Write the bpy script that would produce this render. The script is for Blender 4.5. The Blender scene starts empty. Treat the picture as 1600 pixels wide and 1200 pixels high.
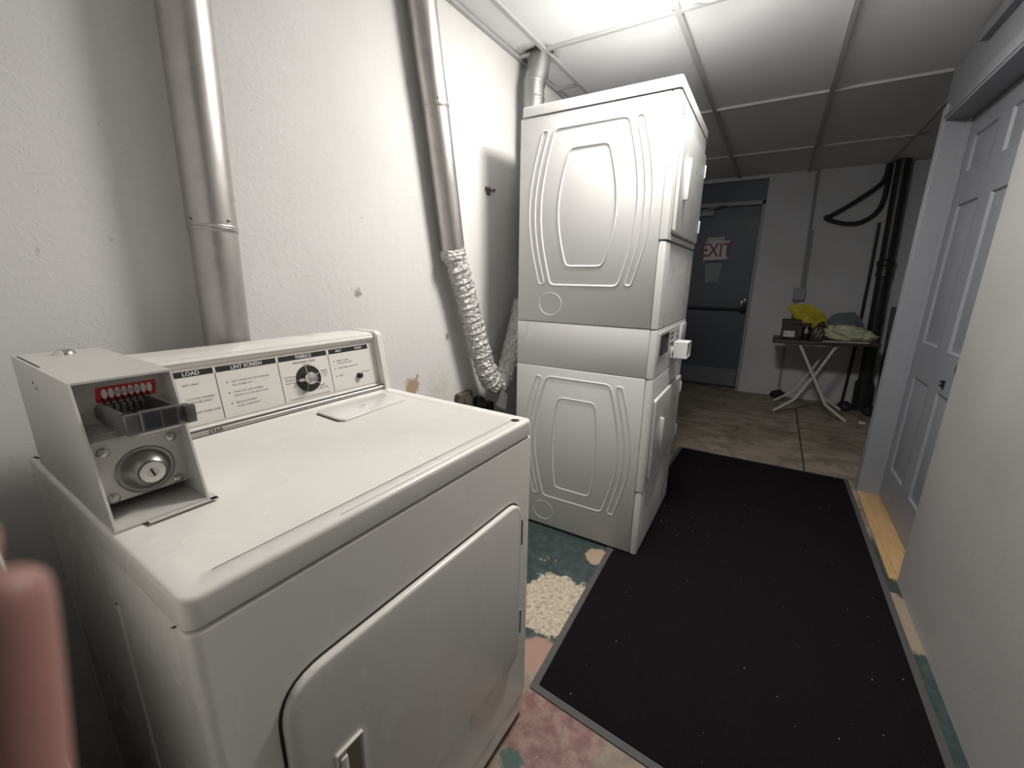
import bpy, bmesh, math, random
from mathutils import Vector, Matrix, Euler, noise as mnoise
random.seed(7)
PI = math.pi
scene = bpy.context.scene
col = scene.collection

# ------------------------------------------------------------------ room numbers (metres)
W, H, L = 1.888, 2.31, 5.452          # right wall x, ceiling z, end wall y
DX, DY, DYAW = 0.787, 0.1345, math.radians(-1.36)   # coin dryer: front near corner
DW, DD, DH = 0.7284, 0.655, 0.922
SX, SY, SYAW = 0.8845, 1.7587, math.radians(0.61)   # stacked dryer: front near corner
SW, SD, SH = 0.6846, 0.655, 1.954
LAMP = (0.95, 1.645)

# ------------------------------------------------------------------ material helpers
def mat(name, color=(.8, .8, .8), rough=.5, metal=0., spec=None):
    m = bpy.data.materials.new(name); m.use_nodes = True
    b = m.node_tree.nodes['Principled BSDF']
    b.inputs['Base Color'].default_value = (*color, 1)
    b.inputs['Roughness'].default_value = rough
    b.inputs['Metallic'].default_value = metal
    if spec is not None: b.inputs['Specular IOR Level'].default_value = spec
    return m
def nd(m, t): return m.node_tree.nodes.new(t)
def lk(m, a, b): m.node_tree.links.new(a, b)
def bsdf(m): return m.node_tree.nodes['Principled BSDF']
def coord(m, scale=(1, 1, 1)):
    t = nd(m, 'ShaderNodeTexCoord')
    if scale == (1, 1, 1): return t.outputs['Object']
    mp = nd(m, 'ShaderNodeMapping'); mp.inputs['Scale'].default_value = scale
    lk(m, t.outputs['Object'], mp.inputs['Vector']); return mp.outputs[0]
def noi(m, vec, scale, detail=4, rough=.55, dist=0):
    n = nd(m, 'ShaderNodeTexNoise'); n.inputs['Scale'].default_value = scale
    n.inputs['Detail'].default_value = detail; n.inputs['Roughness'].default_value = rough
    n.inputs['Distortion'].default_value = dist
    lk(m, vec, n.inputs['Vector']); return n.outputs['Fac']
def vor(m, vec, scale, feature='F1', out='Distance'):
    n = nd(m, 'ShaderNodeTexVoronoi'); n.feature = feature; n.inputs['Scale'].default_value = scale
    lk(m, vec, n.inputs['Vector']); return n.outputs[out]
def ramp(m, fac, stops):
    r = nd(m, 'ShaderNodeValToRGB'); e = r.color_ramp.elements
    while len(e) < len(stops): e.new(.5)
    for i, (p, c) in enumerate(stops):
        e[i].position = p; e[i].color = (c, c, c, 1) if isinstance(c, (int, float)) else (*c, 1)
    lk(m, fac, r.inputs[0]); return r.outputs[0]
def mix(m, fac, a, b):
    n = nd(m, 'ShaderNodeMix'); n.data_type = 'RGBA'
    if isinstance(fac, (int, float)): n.inputs[0].default_value = fac
    else: lk(m, fac, n.inputs[0])
    for k, v in ((6, a), (7, b)):
        if isinstance(v, tuple): n.inputs[k].default_value = (*v, 1)
        else: lk(m, v, n.inputs[k])
    return n.outputs[2]
def mth(m, op, a, b=0.):
    n = nd(m, 'ShaderNodeMath'); n.operation = op
    for k, v in ((0, a), (1, b)):
        if isinstance(v, (int, float)): n.inputs[k].default_value = v
        else: lk(m, v, n.inputs[k])
    return n.outputs[0]
def bump(m, h, strength=.3, dist=.01):
    n = nd(m, 'ShaderNodeBump'); n.inputs['Strength'].default_value = strength
    n.inputs['Distance'].default_value = dist; lk(m, h, n.inputs['Height'])
    lk(m, n.outputs[0], bsdf(m).inputs['Normal']); return n
def setcol(m, c): lk(m, c, bsdf(m).inputs['Base Color'])
def blob(m, vec, c, r, amp, nscale, edge=.01):
    """1 inside a ragged round patch of radius r about point c"""
    d = nd(m, 'ShaderNodeVectorMath'); d.operation = 'DISTANCE'
    lk(m, vec, d.inputs[0]); d.inputs[1].default_value = c
    n = noi(m, vec, nscale, 10, .72)
    v = mth(m, 'ADD', d.outputs['Value'], mth(m, 'MULTIPLY', mth(m, 'SUBTRACT', n, .5), amp))
    return ramp(m, v, [(max(r - edge, 0), 1), (r, 0)])

# ------------------------------------------------------------------ materials
def wall_paint(name, base, dirt, bstr=.35, patches=()):
    m = mat(name, base, .75, spec=.25); v = coord(m)
    c = mix(m, ramp(m, noi(m, v, 1.7, 6, .6), [(.42, 0), (.75, .55)]), base, dirt)
    spots = ramp(m, noi(m, v, 26, 3, .6), [(.70, 0), (.74, .6)])
    c = mix(m, spots, c, tuple(x * .72 for x in dirt))
    for (p, r, amp, ns, pc) in patches: c = mix(m, blob(m, v, p, r, amp, ns, .09 if r > .09 else .008), c, pc)
    setcol(m, c)
    flakes = ramp(m, noi(m, coord(m, (1, 1, 1.6)), 34, 4, .6, .9), [(.52, 0), (.60, 1), (.72, .6)])
    where = ramp(m, noi(m, v, 2.3, 4), [(.40, .12), (.62, 1)])
    h = mth(m, 'ADD', mth(m, 'MULTIPLY', mth(m, 'MULTIPLY', flakes, where), .16), mth(m, 'MULTIPLY', noi(m, v, 5, 3, .5), .6))
    h = mth(m, 'ADD', h, mth(m, 'MULTIPLY', noi(m, v, 60, 4), .10))
    bump(m, h, bstr, .02); return m
M = {}
M['wall'] = wall_paint('plaster wall paint', (.70, .695, .685), (.61, .605, .59), .26,
    [((0, 1.26, .795), .042, .10, 22, (.42, .30, .20)), ((0, 1.30, .835), .012, .06, 40, (.36, .30, .24)),
     ((0, 1.02, 1.19), .018, .10, 60, (.33, .31, .28)), ((0, 1.42, .74), .10, .5, 5, (.60, .585, .50)), ((0, 1.5, .98), .02, .08, 40, (.36, .33, .29))])
M['wall_grey'] = wall_paint('grey wall paint', (.40, .395, .39), (.33, .325, .32), .25)
M['wall_end'] = wall_paint('end wall paint', (.56, .57, .60), (.44, .445, .45), .2)
def right_wall():
    m = mat('painted board wall', (.31, .305, .30), .5, spec=.35); v = coord(m); vs = coord(m, (1, 1.2, 9))
    c = mix(m, ramp(m, noi(m, v, 2.2, 5), [(.4, 0), (.75, .6)]), (.335, .328, .325), (.27, .263, .26))
    scr = ramp(m, noi(m, vs, 22, 5, .7), [(.68, 0), (.71, 1)])
    band = blob(m, v, (W, 1.55, .62), .32, .5, 4, .2)
    c = mix(m, mth(m, 'MULTIPLY', scr, mth(m, 'MULTIPLY', band, .5)), c, (.55, .545, .53)); setcol(m, c)
    h = mth(m, 'ADD', mth(m, 'MULTIPLY', noi(m, v, 7, 4), .8), mth(m, 'MULTIPLY', scr, mth(m, 'ADD', mth(m, 'MULTIPLY', band, .9), .12)))
    h = mth(m, 'ADD', h, mth(m, 'MULTIPLY', noi(m, v, 70, 4), .15))
    bump(m, h, .35, .012); return m
M['wall_right'] = right_wall()
def ceil_mat():
    m = mat('ceiling tile', (.78, .785, .79), .9, spec=.1); v = coord(m)
    pits = ramp(m, vor(m, v, 85), [(.05, 1), (.13, 0)])
    fis = mth(m, 'MULTIPLY', pits, ramp(m, noi(m, v, 14, 3), [(.45, 0), (.6, 1)]))
    c = mix(m, ramp(m, noi(m, v, 1.4, 5), [(.45, 0), (.8, .5)]), (.79, .795, .81), (.70, .70, .71))
    c = mix(m, mth(m, 'MULTIPLY', fis, .45), c, (.35, .34, .32))
    c = mix(m, blob(m, v, (.10, 2.12, H), .12, .14, 14, .05), c, (.30, .29, .27)); setcol(m, c)
    bump(m, mth(m, 'SUBTRACT', noi(m, v, 60, 4), fis), .2, .004); return m
M['ceil'] = ceil_mat()
M['grid'] = mat('ceiling grid', (.44, .44, .44), .6)
def floor_mat():
    m = mat('worn concrete floor', (.2, .17, .14), .55, spec=.35); v = coord(m)
    big = noi(m, v, 1.6, 6, .6); fine = noi(m, v, 22, 6, .65); ss = noi(m, coord(m, (1, 2.0, 1)), 2.4, 8, .68, .8)
    bare = mix(m, ramp(m, fine, [(.35, 0), (.65, 1)]), (.20, .155, .115), (.30, .245, .185))
    old = mix(m, ramp(m, ss, [(.38, 0), (.62, 1)]), (.17, .14, .11), (.38, .325, .26))
    old = mix(m, ramp(m, noi(m, v, 5, 6, .7), [(.55, 0), (.62, .8)]), old, (.13, .11, .095))
    green = mix(m, ramp(m, fine, [(.4, 0), (.7, 1)]), (.028, .046, .045), (.065, .09, .085))
    red = mix(m, ramp(m, fine, [(.42, 0), (.62, 1)]), (.19, .085, .075), (.29, .19, .155))
    sep = nd(m, 'ShaderNodeSeparateXYZ'); lk(m, v, sep.inputs[0])
    near = ramp(m, mth(m, 'DIVIDE', mth(m, 'ADD', sep.outputs[1], mth(m, 'MULTIPLY', mth(m, 'SUBTRACT', noi(m, v, 5, 5), .5), .5)), 10), [(.245, 1), (.26, 0)])
    c = mix(m, near, old, green)
    c = mix(m, mth(m, 'MULTIPLY', near, ramp(m, noi(m, v, 7, 7, .7), [(.60, 0), (.63, 1)])), c, (.33, .27, .20))
    grit = ramp(m, noi(m, v, 55, 6, .75), [(.36, (.22, .18, .14)), (.5, (.50, .42, .32)), (.66, (.62, .54, .43))])
    c = mix(m, blob(m, v, (.70, 1.30, 0), .165, .26, 8), c, grit)
    c = mix(m, blob(m, v, (.73, 1.67, 0), .06, .09, 14), c, (.40, .29, .21))
    c = mix(m, blob(m, v, (.95, .80, 0), .33, .12, 8), c, bare)
    c = mix(m, blob(m, v, (.90, .86, 0), .14, .16, 10), c, red)
    c = mix(m, blob(m, v, (.74, 1.06, 0), .075, .08, 14), c, (.36, .22, .17))
    c = mix(m, blob(m, v, (.90, .69, 0), .05, .11, 18), c, (.25, .27, .26))
    c = mix(m, blob(m, v, (.84, .73, 0), .035, .08, 20), c, (.05, .09, .085))
    c = mix(m, blob(m, v, (1.87, 1.93, 0), .17, .2, 14), c, (.30, .24, .18))
    c = mix(m, mth(m, 'MULTIPLY', ramp(m, noi(m, v, 34, 6, .8), [(.63, 0), (.66, .6)]), near), c, (.36, .33, .28)); setcol(m, c)
    bump(m, mth(m, 'ADD', fine, big), .25, .006)
    lk(m, ramp(m, big, [(.3, .42), (.7, .65)]), bsdf(m).inputs['Roughness']); return m
M['floor'] = floor_mat()
def mat_carpet():
    m = mat('black carpet pile', (.012, .011, .013), 1., spec=.02); v = coord(m)
    fleck = ramp(m, vor(m, coord(m, (1, .6, 1)), 30), [(.035, 1), (.06, 0)])
    keep = ramp(m, noi(m, v, 3.1, 3), [(.46, 0), (.52, 1)])
    c = mix(m, noi(m, v, 190, 3), (.005, .004, .005), (.017, .014, .017))
    c = mix(m, mth(m, 'MULTIPLY', mth(m, 'MULTIPLY', fleck, keep), .55), c, (.55, .53, .50)); setcol(m, c)
    bump(m, noi(m, v, 260, 3), .6, .004); return m
M['carpet'] = mat_carpet()
M['rubber'] = mat('grey rubber edging', (.075, .074, .076), .7)
def enamel(name, c, rough=.28, wear=(.45, .43, .40), ws=.0):
    m = mat(name, c, rough, spec=.45); v = coord(m)
    cc = mix(m, ramp(m, noi(m, v, 3, 5, .6), [(.4, 0), (.9, .3)]), c, tuple(x * .95 for x in c))
    if ws:
        sc = ramp(m, noi(m, coord(m, (3.2, 1, 1)), 15, 2, .5, 2.2), [(.499, 0), (.502, 1), (.505, 0)])
        wh = ramp(m, noi(m, v, 7, 4), [(.66, 0), (.72, ws * .7)])
        cc = mix(m, mth(m, 'MULTIPLY', sc, wh), cc, wear)
        cc = mix(m, ramp(m, vor(m, v, 42), [(.030, ws), (.045, 0)]), cc, tuple(x * .6 for x in wear)) if ws > .4 else cc
    setcol(m, cc)
    lk(m, ramp(m, noi(m, v, 4, 3), [(.3, rough - .03), (.7, rough + .06)]), bsdf(m).inputs['Roughness']); return m
M['enamel'] = enamel('warm white enamel', (.76, .74, .70), .26, ws=.14)
M['enamel_side'] = enamel('stacked dryer white enamel', (.72, .72, .715), .42)
M['enamel_front'] = enamel('stacked dryer front enamel', (.72, .72, .71), .28)
M['panel_white'] = mat('console graphic panel', (.74, .72, .68), .3)
M['ink'] = mat('black ink', (.02, .018, .018), .4)
M['ink_soft'] = mat('grey print', (.13, .12, .115), .5)
M['white_ink'] = mat('white print', (.75, .74, .72), .5)
M['dark_gap'] = mat('dark gap', (.02, .02, .02), .6)
M['lint_steel'] = mat('lint cover enamel', (.66, .65, .62), .18, spec=.6)
M['chrome'] = mat('worn chrome', (.72, .71, .69), .18, 1.)
M['steel'] = mat('brushed steel', (.50, .49, .47), .33, 1.)
M['steel_dark'] = mat('dark steel slide', (.22, .215, .21), .38, .9)
M['coin_paint'] = enamel('coin box paint', (.60, .59, .565), .38, ws=.5)
M['coin_in'] = mat('coin box inner paint', (.50, .49, .47), .42, .25)
M['red'] = mat('red label', (.55, .03, .04), .4)
M['black_plastic'] = mat('black plastic', (.012, .012, .013), .3)
M['screen'] = mat('dark display glass', (.006, .006, .007), .45, spec=.15)
def galv(name, c, rough):
    m = mat(name, c, rough, .95); v = coord(m)
    setcol(m, mix(m, ramp(m, vor(m, v, 30, out='Color'), [(.2, 0), (.8, .5)]), c, tuple(x * .8 for x in c)))
    lk(m, ramp(m, noi(m, coord(m, (1, 1, .15)), 18, 4), [(.3, rough - .06), (.7, rough + .1)]), bsdf(m).inputs['Roughness'])
    bump(m, noi(m, coord(m, (1, 1, .12)), 9, 3), .06, .02); return m
M['duct'] = galv('galvanised duct steel', (.52, .50, .485), .40)
M['duct_dull'] = galv('dull galvanised duct', (.40, .41, .40), .48)
def foil_mat():
    m = mat('crinkled foil', (.80, .79, .78), .24, 1.); v = coord(m)
    h = mth(m, 'ADD', vor(m, v, 75), mth(m, 'MULTIPLY', noi(m, v, 130, 4, .7), .8)); bump(m, h, .9, .012); return m
M['foil'] = foil_mat()
M['iron'] = mat('black cast iron', (.030, .029, .030), .38, .35)
M['hose_black'] = mat('black hose', (.014, .014, .016), .6)
M['door_slate'] = enamel('slate blue door paint', (.075, .09, .115), .45)
M['frame_grey'] = enamel('grey door frame paint', (.30, .315, .335), .5)
M['door_grey'] = enamel('grey six panel door paint', (.235, .245, .27), .42)
M['casing_grey'] = enamel('grey casing paint', (.27, .28, .305), .4)
M['kick'] = mat('scuffed kick plate', (.20, .20, .215), .5, .5)
def oak():
    m = mat('oak threshold', (.55, .32, .13), .45); v = coord(m, (14, 1.0, 4))
    setcol(m, mix(m, ramp(m, noi(m, v, 5, 5, .6, 1.2), [(.3, 0), (.7, 1)]), (.56, .37, .185), (.43, .265, .12))); return m
M['oak'] = oak()
M['table_wood'] = mat('dark brown board', (.040, .030, .027), .5)
M['leg_white'] = mat('white painted tube', (.62, .60, .57), .4)
M['carton'] = mat('dark carton', (.05, .038, .034), .7)
M['paper'] = mat('paper', (.70, .69, .66), .8)
def cloth(name, a, b, s):
    m = mat(name, a, .6); v = coord(m)
    setcol(m, mix(m, ramp(m, noi(m, v, s, 4), [(.35, 0), (.65, 1)]), a, b)); bump(m, noi(m, v, s * 2.5, 5), .5, .02); return m
M['yellow'] = cloth('yellow plastic bag', (.62, .50, .03), (.42, .33, .015), 9)
M['pale_green'] = cloth('pale green plastic', (.60, .64, .44), (.44, .48, .30), 11)
M['slate_cloth'] = cloth('slate blue cloth', (.13, .17, .18), (.08, .11, .12), 8)
M['green_board'] = mat('dark green board', (.014, .032, .032), .5)
M['brown_box'] = cloth('brown grimy plastic', (.10, .085, .06), (.055, .05, .038), 30)
M['skin'] = None
def skin():
    m = mat('skin', (.62, .30, .24), .5); v = coord(m); b = bsdf(m)
    setcol(m, mix(m, noi(m, v, 60, 4), (.40, .21, .175), (.33, .155, .13)))
    b.inputs['Subsurface Weight'].default_value = .15; b.inputs['Subsurface Radius'].default_value = (.006, .002, .001)
    bump(m, noi(m, v, 500, 3), .15, .001); return m
M['skin'] = skin()
M['rust'] = mat('rusty bracket', (.13, .10, .085), .7, .4)
def lampm():
    m = mat('lit lamp glass', (.9, .9, .88), .4); b = bsdf(m)
    b.inputs['Emission Color'].default_value = (1.0, .965, .91, 1); b.inputs['Emission Strength'].default_value = 84.; return m
M['lamp'] = lampm()

# ------------------------------------------------------------------ mesh helpers
def tag(o, label=None, cat=None, group=None, kind=None):
    if label: o['label'] = label
    if cat: o['category'] = cat
    if group: o['group'] = group
    if kind: o['kind'] = kind
    return o
def obj(name, bm, m, parent=None, smooth=35, loc=None):
    bmesh.ops.recalc_face_normals(bm, faces=bm.faces)
    me = bpy.data.meshes.new(name); bm.to_mesh(me); bm.free()
    for p in me.polygons: p.use_smooth = True
    me.set_sharp_from_angle(angle=math.radians(smooth))
    ms = m if isinstance(m, (list, tuple)) else [m]
    for k in ms: me.materials.append(k)
    o = bpy.data.objects.new(name, me); col.objects.link(o)
    if parent: o.parent = parent
    if loc: o.location = loc
    return o
def empty(name, loc=(0, 0, 0), rz=0):
    o = bpy.data.objects.new(name, None); o.empty_display_size = .1; col.objects.link(o)
    o.location = loc; o.rotation_euler = (0, 0, rz); return o
def B(): return bmesh.new()
def box(bm, lo, hi, bev=0., seg=2, mt=None, mi=0):
    lo = Vector(lo); hi = Vector(hi); c = (lo + hi) / 2; s = hi - lo
    X = Matrix.Translation(c) @ Matrix.Diagonal((s.x, s.y, s.z, 1))
    if mt is not None: X = mt @ X
    r = bmesh.ops.create_cube(bm, size=1, matrix=X); vs = r['verts']
    fs = set(f for v in vs for f in v.link_faces)
    for f in fs: f.material_index = mi
    if bev:
        es = list(set(e for v in vs for e in v.link_edges))
        bmesh.ops.bevel(bm, geom=es, offset=bev, segments=seg, profile=.5, affect='EDGES')
    return bm
def ring_faces(bm, a, b, closed=True, mi=0):
    n = len(a)
    for i in range(n if closed else n - 1):
        j = (i + 1) % n
        try: bm.faces.new((a[i], a[j], b[j], b[i])).material_index = mi
        except ValueError: pass
def roundpoly(pts, r, n=5):
    out = []; k = len(pts)
    for i in range(k):
        p = Vector(pts[i]); a = Vector(pts[i - 1]); b = Vector(pts[(i + 1) % k])
        rr = r[i] if isinstance(r, (list, tuple)) else r
        d1 = (a - p).normalized(); d2 = (b - p).normalized()
        ang = d1.angle(d2); t = min(rr / math.tan(ang / 2), (a - p).length * .49, (b - p).length * .49)
        p0 = p + d1 * t; p2 = p + d2 * t
        for q in range(n + 1):
            s = q / n; out.append((p0 * (1 - s) ** 2 + p * 2 * s * (1 - s) + p2 * s * s))
    return out
def inset2(poly, d):
    out = []; k = len(poly)
    area = sum(poly[i - 1].x * poly[i].y - poly[i].x * poly[i - 1].y for i in range(k))
    sg = 1 if area > 0 else -1
    for i in range(k):
        e1 = poly[i] - poly[i - 1]; e2 = poly[(i + 1) % k] - poly[i]
        if e1.length < 1e-9: e1 = e2
        if e2.length < 1e-9: e2 = e1
        n1 = Vector((-e1.y, e1.x)).normalized(); n2 = Vector((-e2.y, e2.x)).normalized()
        n = (n1 + n2); n = n.normalized() if n.length > 1e-6 else n1
        out.append(poly[i] + n * d * sg / max(n.dot(n1), .5))
    return out
def plate(bm, poly, O, ex, ey, nn, t, b=0., mi=0):
    """slab with outline poly on plane (O, ex, ey), raised by t along nn, edge rounded by b"""
    O, ex, ey, nn = map(Vector, (O, ex, ey, nn)); poly = [Vector(p) for p in poly]
    sg = 1 if t > 0 else -1; t = abs(t)
    lv = [(0, 0)]
    if b:
        for q in range(4):
            a = q / 3 * PI / 2; lv.append((t - b + b * math.sin(a), b - b * math.cos(a)))
    else: lv.append((t, 0))
    prev = None; first = None
    for (h, ins) in lv:
        pp = inset2(poly, ins) if ins > 1e-7 else poly
        vs = [bm.verts.new(O + ex * p.x + ey * p.y + nn * h * sg) for p in pp]
        if prev: ring_faces(bm, prev, vs, True, mi)
        else: first = vs
        prev = vs
    bm.faces.new(prev).material_index = mi; bm.faces.new(first[::-1]).material_index = mi
    return bm
def bead(bm, pts, nn, w, h, closed=True):
    nn = Vector(nn); pts = [Vector(p) for p in pts]; k = len(pts); prev = None; first = None
    prof = [(-.5, -.15), (-.36, .45), (-.18, .88), (0, 1), (.18, .88), (.36, .45), (.5, -.15)]
    for i in range(k):
        a = pts[i - 1] if (closed or i) else pts[i]; b = pts[(i + 1) % k] if (closed or i < k - 1) else pts[i]
        t = (b - a).normalized(); s = nn.cross(t).normalized()
        vs = [bm.verts.new(pts[i] + s * w * p + nn * h * q) for p, q in prof]
        if prev: ring_faces(bm, prev, vs, False)
        else: first = vs
        prev = vs
    if closed: ring_faces(bm, prev, first, False)
    return bm
def tube(bm, pts, r, n=16, caps=True, mi=0, closed=False):
    pts = [Vector(p) for p in pts]; k = len(pts); prev = None; first = None; up = None
    for i in range(k):
        if closed: t = (pts[(i + 1) % k] - pts[i - 1]).normalized()
        else: t = (pts[min(i + 1, k - 1)] - pts[max(i - 1, 0)]).normalized()
        if up is None:
            up = Vector((0, 0, 1)) if abs(t.z) < .9 else Vector((1, 0, 0))
        s = t.cross(up).normalized(); up = s.cross(t).normalized()
        rr = r[i] if isinstance(r, (list, tuple)) else r
        vs = [bm.verts.new(pts[i] + (s * math.cos(2 * PI * q / n) + up * math.sin(2 * PI * q / n)) * rr) for q in range(n)]
        if prev: ring_faces(bm, prev, vs, True, mi)
        else: first = vs
        prev = vs
    if closed: ring_faces(bm, prev, first, True, mi)
    elif caps:
        bm.faces.new(prev).material_index = mi; bm.faces.new(first[::-1]).material_index = mi
    return bm
def lathe(bm, prof, O=(0, 0, 0), ax=(0, 0, 1), n=28, mi=0):
    """prof: list of (radius, height along ax)"""
    O = Vector(O); ax = Vector(ax).normalized(); u = ax.orthogonal().normalized(); w = ax.cross(u); prev = None
    for (r, h) in prof:
        if r < 1e-6: vs = [bm.verts.new(O + ax * h)]
        else: vs = [bm.verts.new(O + ax * h + (u * math.cos(2 * PI * q / n) + w * math.sin(2 * PI * q / n)) * r) for q in range(n)]
        if prev:
            if len(prev) == 1 or len(vs) == 1:
                big = vs if len(prev) == 1 else prev; one = prev[0] if len(prev) == 1 else vs[0]
                if len(big) > 1:
                    for q in range(n): bm.faces.new((big[q], big[(q + 1) % n], one)).material_index = mi
            else: ring_faces(bm, prev, vs, True, mi)
        prev = vs
    return bm
def spline(pts, n=8):
    P = [Vector(p) for p in pts]; out = []
    for i in range(len(P) - 1):
        a = P[max(i - 1, 0)]; b = P[i]; c = P[i + 1]; d = P[min(i + 2, len(P) - 1)]
        for q in range(n):
            t = q / n
            out.append(.5 * ((2 * b) + (c - a) * t + (2 * a - 5 * b + 4 * c - d) * t * t + (3 * b - a - 3 * c + d) * t ** 3))
    out.append(P[-1]); return out
def text(bm, s, size, O, ex, ey, align='CENTER', mi=0, bold=.0, th=.0004, squash=1.):
    """flat lettering of real characters laid on the plane (O, ex, ey)"""
    cu = bpy.data.curves.new('t', 'FONT'); cu.body = s; cu.size = size; cu.align_x = align; cu.align_y = 'CENTER'; cu.resolution_u = 2; cu.offset = bold
    to = bpy.data.objects.new('t', cu); col.objects.link(to)
    dg = bpy.context.evaluated_depsgraph_get(); me = bpy.data.meshes.new_from_object(to.evaluated_get(dg))
    ex, ey, O = Vector(ex), Vector(ey), Vector(O); nn = ex.cross(ey); vs = []
    for v in me.vertices: vs.append(bm.verts.new(O + ex * v.co.x * squash + ey * v.co.y + nn * th))
    for p in me.polygons:
        try: bm.faces.new([vs[i] for i in p.vertices]).material_index = mi
        except ValueError: pass
    bpy.data.objects.remove(to); bpy.data.curves.remove(cu); bpy.data.meshes.remove(me)
    return bm
def struct(name, bm, m, label, cat, parent=None, smooth=35):
    return tag(obj(name, bm, m, parent, smooth), label, cat, None, 'structure')

# ================================================================== ROOM SHELL
YB = -1.3                       # wall behind the camera
struct('floor', box(B(), (-.15, YB - .1, -.1), (2.7, 5.75, 0)), M['floor'], 'worn concrete floor with peeling green and red paint', 'floor')
bm = B(); box(bm, (-.15, YB - .1, H + .012), (2.7, 5.75, H + .1)); struct('ceiling', bm, M['ceil'], 'off-white suspended tile ceiling of the laundry corridor', 'ceiling')
bm = B(); GX, GY = .1595, 2.0858
for k in range(-1, 5):
    x = GX + .61 * k
    if 0 < x < 2.6: box(bm, (x - .012, YB, H - .004), (x + .012, 5.7, H + .012), .002, 1)
for k in range(-3, 4):
    y = GY + 1.22 * k
    if YB < y < 5.7: box(bm, (0, y - .011, H - .003), (2.6, y + .011, H + .012), .002, 1)
for y in (GY + .43, ): box(bm, (0, y - .009, H - .002), (GX, y + .009, H + .012))
box(bm, (.0, YB, H - .004), (.022, 5.45, H + .012), .002, 1)
struct('trim_1', bm, M['grid'], 'off-white metal grid of the suspended ceiling', 'ceiling grid')
struct('wall_left', box(B(), (-.15, YB, 0), (0, 5.75, H + .01)), M['wall'], 'white rough plaster wall behind the dryers and ducts', 'wall')
struct('wall_back', box(B(), (-.15, YB - .1, 0), (2.7, YB, H + .01)), M['wall_grey'], 'grey wall behind the viewer', 'wall')
RY0, RY1 = 2.200, 3.117          # recess of the six panel door
bm = B(); box(bm, (W, YB, 0), (W + .14, RY0, H + .01)); struct('wall_right', bm, M['wall_right'], 'grey painted board wall with scratched paint beside the doormat', 'wall')
bm = B(); box(bm, (W, RY0, 2.045), (W + .14, 3.30, H + .01)); box(bm, (W, RY1, 0), (W + .14, 3.30, 2.045))
box(bm, (W + .115, RY0, 0), (W + .14, RY1, 2.045))
struct('wall_recess', bm, M['casing_grey'], 'grey wall around the six panel door', 'wall')
bm = B(); box(bm, (2.45, 3.30, 0), (2.6, 5.75, H + .01)); box(bm, (W + .14, 3.2, 0), (2.6, 3.30, H + .01))
struct('wall_far_right', bm, M['wall_end'], 'dim grey side wall past the door at the far end', 'wall')
# end wall with the exit door opening
DX0, DX1 = .10, 1.048
bm = B(); box(bm, (-.15, L, 0), (DX0, L + .12, H + .01)); box(bm, (DX1, L, 0), (2.6, L + .12, H + .01)); box(bm, (DX0, L, 2.285), (DX1, L + .12, H + .01))
box(bm, (DX0, L + .11, 0), (DX1, L + .12, 2.285))
struct('wall_end', bm, M['wall_end'], 'dim grey end wall with conduit and exit door', 'wall')
struct('wall_stub', box(B(), (0, -.09, 0), (.900, .0285, H + .005), .004, 2), M['wall'], 'pale plaster end of a short wall beside the coin dryer at the left edge', 'wall')
# casing of the far jamb
bm = B(); jx = 1.8625
for (y0, y1, x0) in ((RY1, RY1 + .014, jx - .004), (RY1 + .014, RY1 + .05, jx + .004), (RY1 + .05, RY1 + .074, jx - .002), (RY1 + .074, RY1 + .098, jx + .010)):
    box(bm, (x0, y0, 0), (W + .002, y1, 2.11), .003, 2)
box(bm, (jx - .004, RY0 - .0, 2.045), (W + .002, RY1 + .0, 2.059), .003, 2)
box(bm, (jx + .006, RY0 - .0, 2.059), (W + .002, RY1 + .0, 2.11), .003, 2)
box(bm, (jx, RY1 - .0005, 0), (1.966, RY1 + .012, 2.04), .002, 1)
box(bm, (jx, RY0, 2.033), (1.966, RY1, 2.046), .002, 1)
box(bm, (1.945, RY1 - .012, .012), (1.966, RY1, 2.034), .002, 1)
struct('trim_2', bm, M['casing_grey'], 'grey moulded casing around the six panel door', 'door casing')
bm = B(); box(bm, (jx - .002, RY0 + .002, 0), (1.985, RY1, .014), .004, 2); box(bm, (jx + .004, RY0 + .05, .0138), (jx + .030, RY1, .0165), .001, 1)
struct('trim_3', bm, M['oak'], 'bare oak threshold board below the six panel door', 'threshold')
bm = B(); box(bm, (W - .030, YB, 2.255), (W, RY1 - .28, H), .004, 2); struct('trim_4', bm, M['casing_grey'], 'grey wooden ledge along the top of the right wall', 'trim')

# six panel door
d2 = tag(empty('door_2', (1.966, (RY0 + RY1) / 2, 0)), 'grey six panel door recessed in the right wall above the oak threshold', 'door', None, 'structure')
dl = d2.location
def dpart(name, bm, m, p=d2):
    for v in bm.verts: v.co -= dl
    return obj(name, bm, m, p)
bm = B(); box(bm, (1.975, RY0 + .002, .016), (2.002, RY1 - .002, 2.032))
xs = [(2.355 - .10, 2.595), (2.60 + .0, 2.60)]
cols = [(2.315, 2.60), (2.735, 3.015)]
cols = [(2.330, 2.630), (2.755, 3.028)]
rows = [(.22, .775), (.945, 1.63), (1.765, 1.94)]
ys = [RY0 + .002, cols[0][0], cols[0][1], cols[1][0], cols[1][1], RY1 - .002]
zs = [.016, rows[0][0], rows[0][1], rows[1][0], rows[1][1], rows[2][0], rows[2][1], 2.032]
for i in (0, 2, 4): box(bm, (1.966, ys[i], .016), (1.976, ys[i + 1], 2.032))
for i in (0, 2, 4, 6):
    for (a, b) in cols: box(bm, (1.966, a - .001, zs[i]), (1.976, b + .001, zs[i + 1]))
dpart('door_leaf', bm, M['door_grey'])
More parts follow.
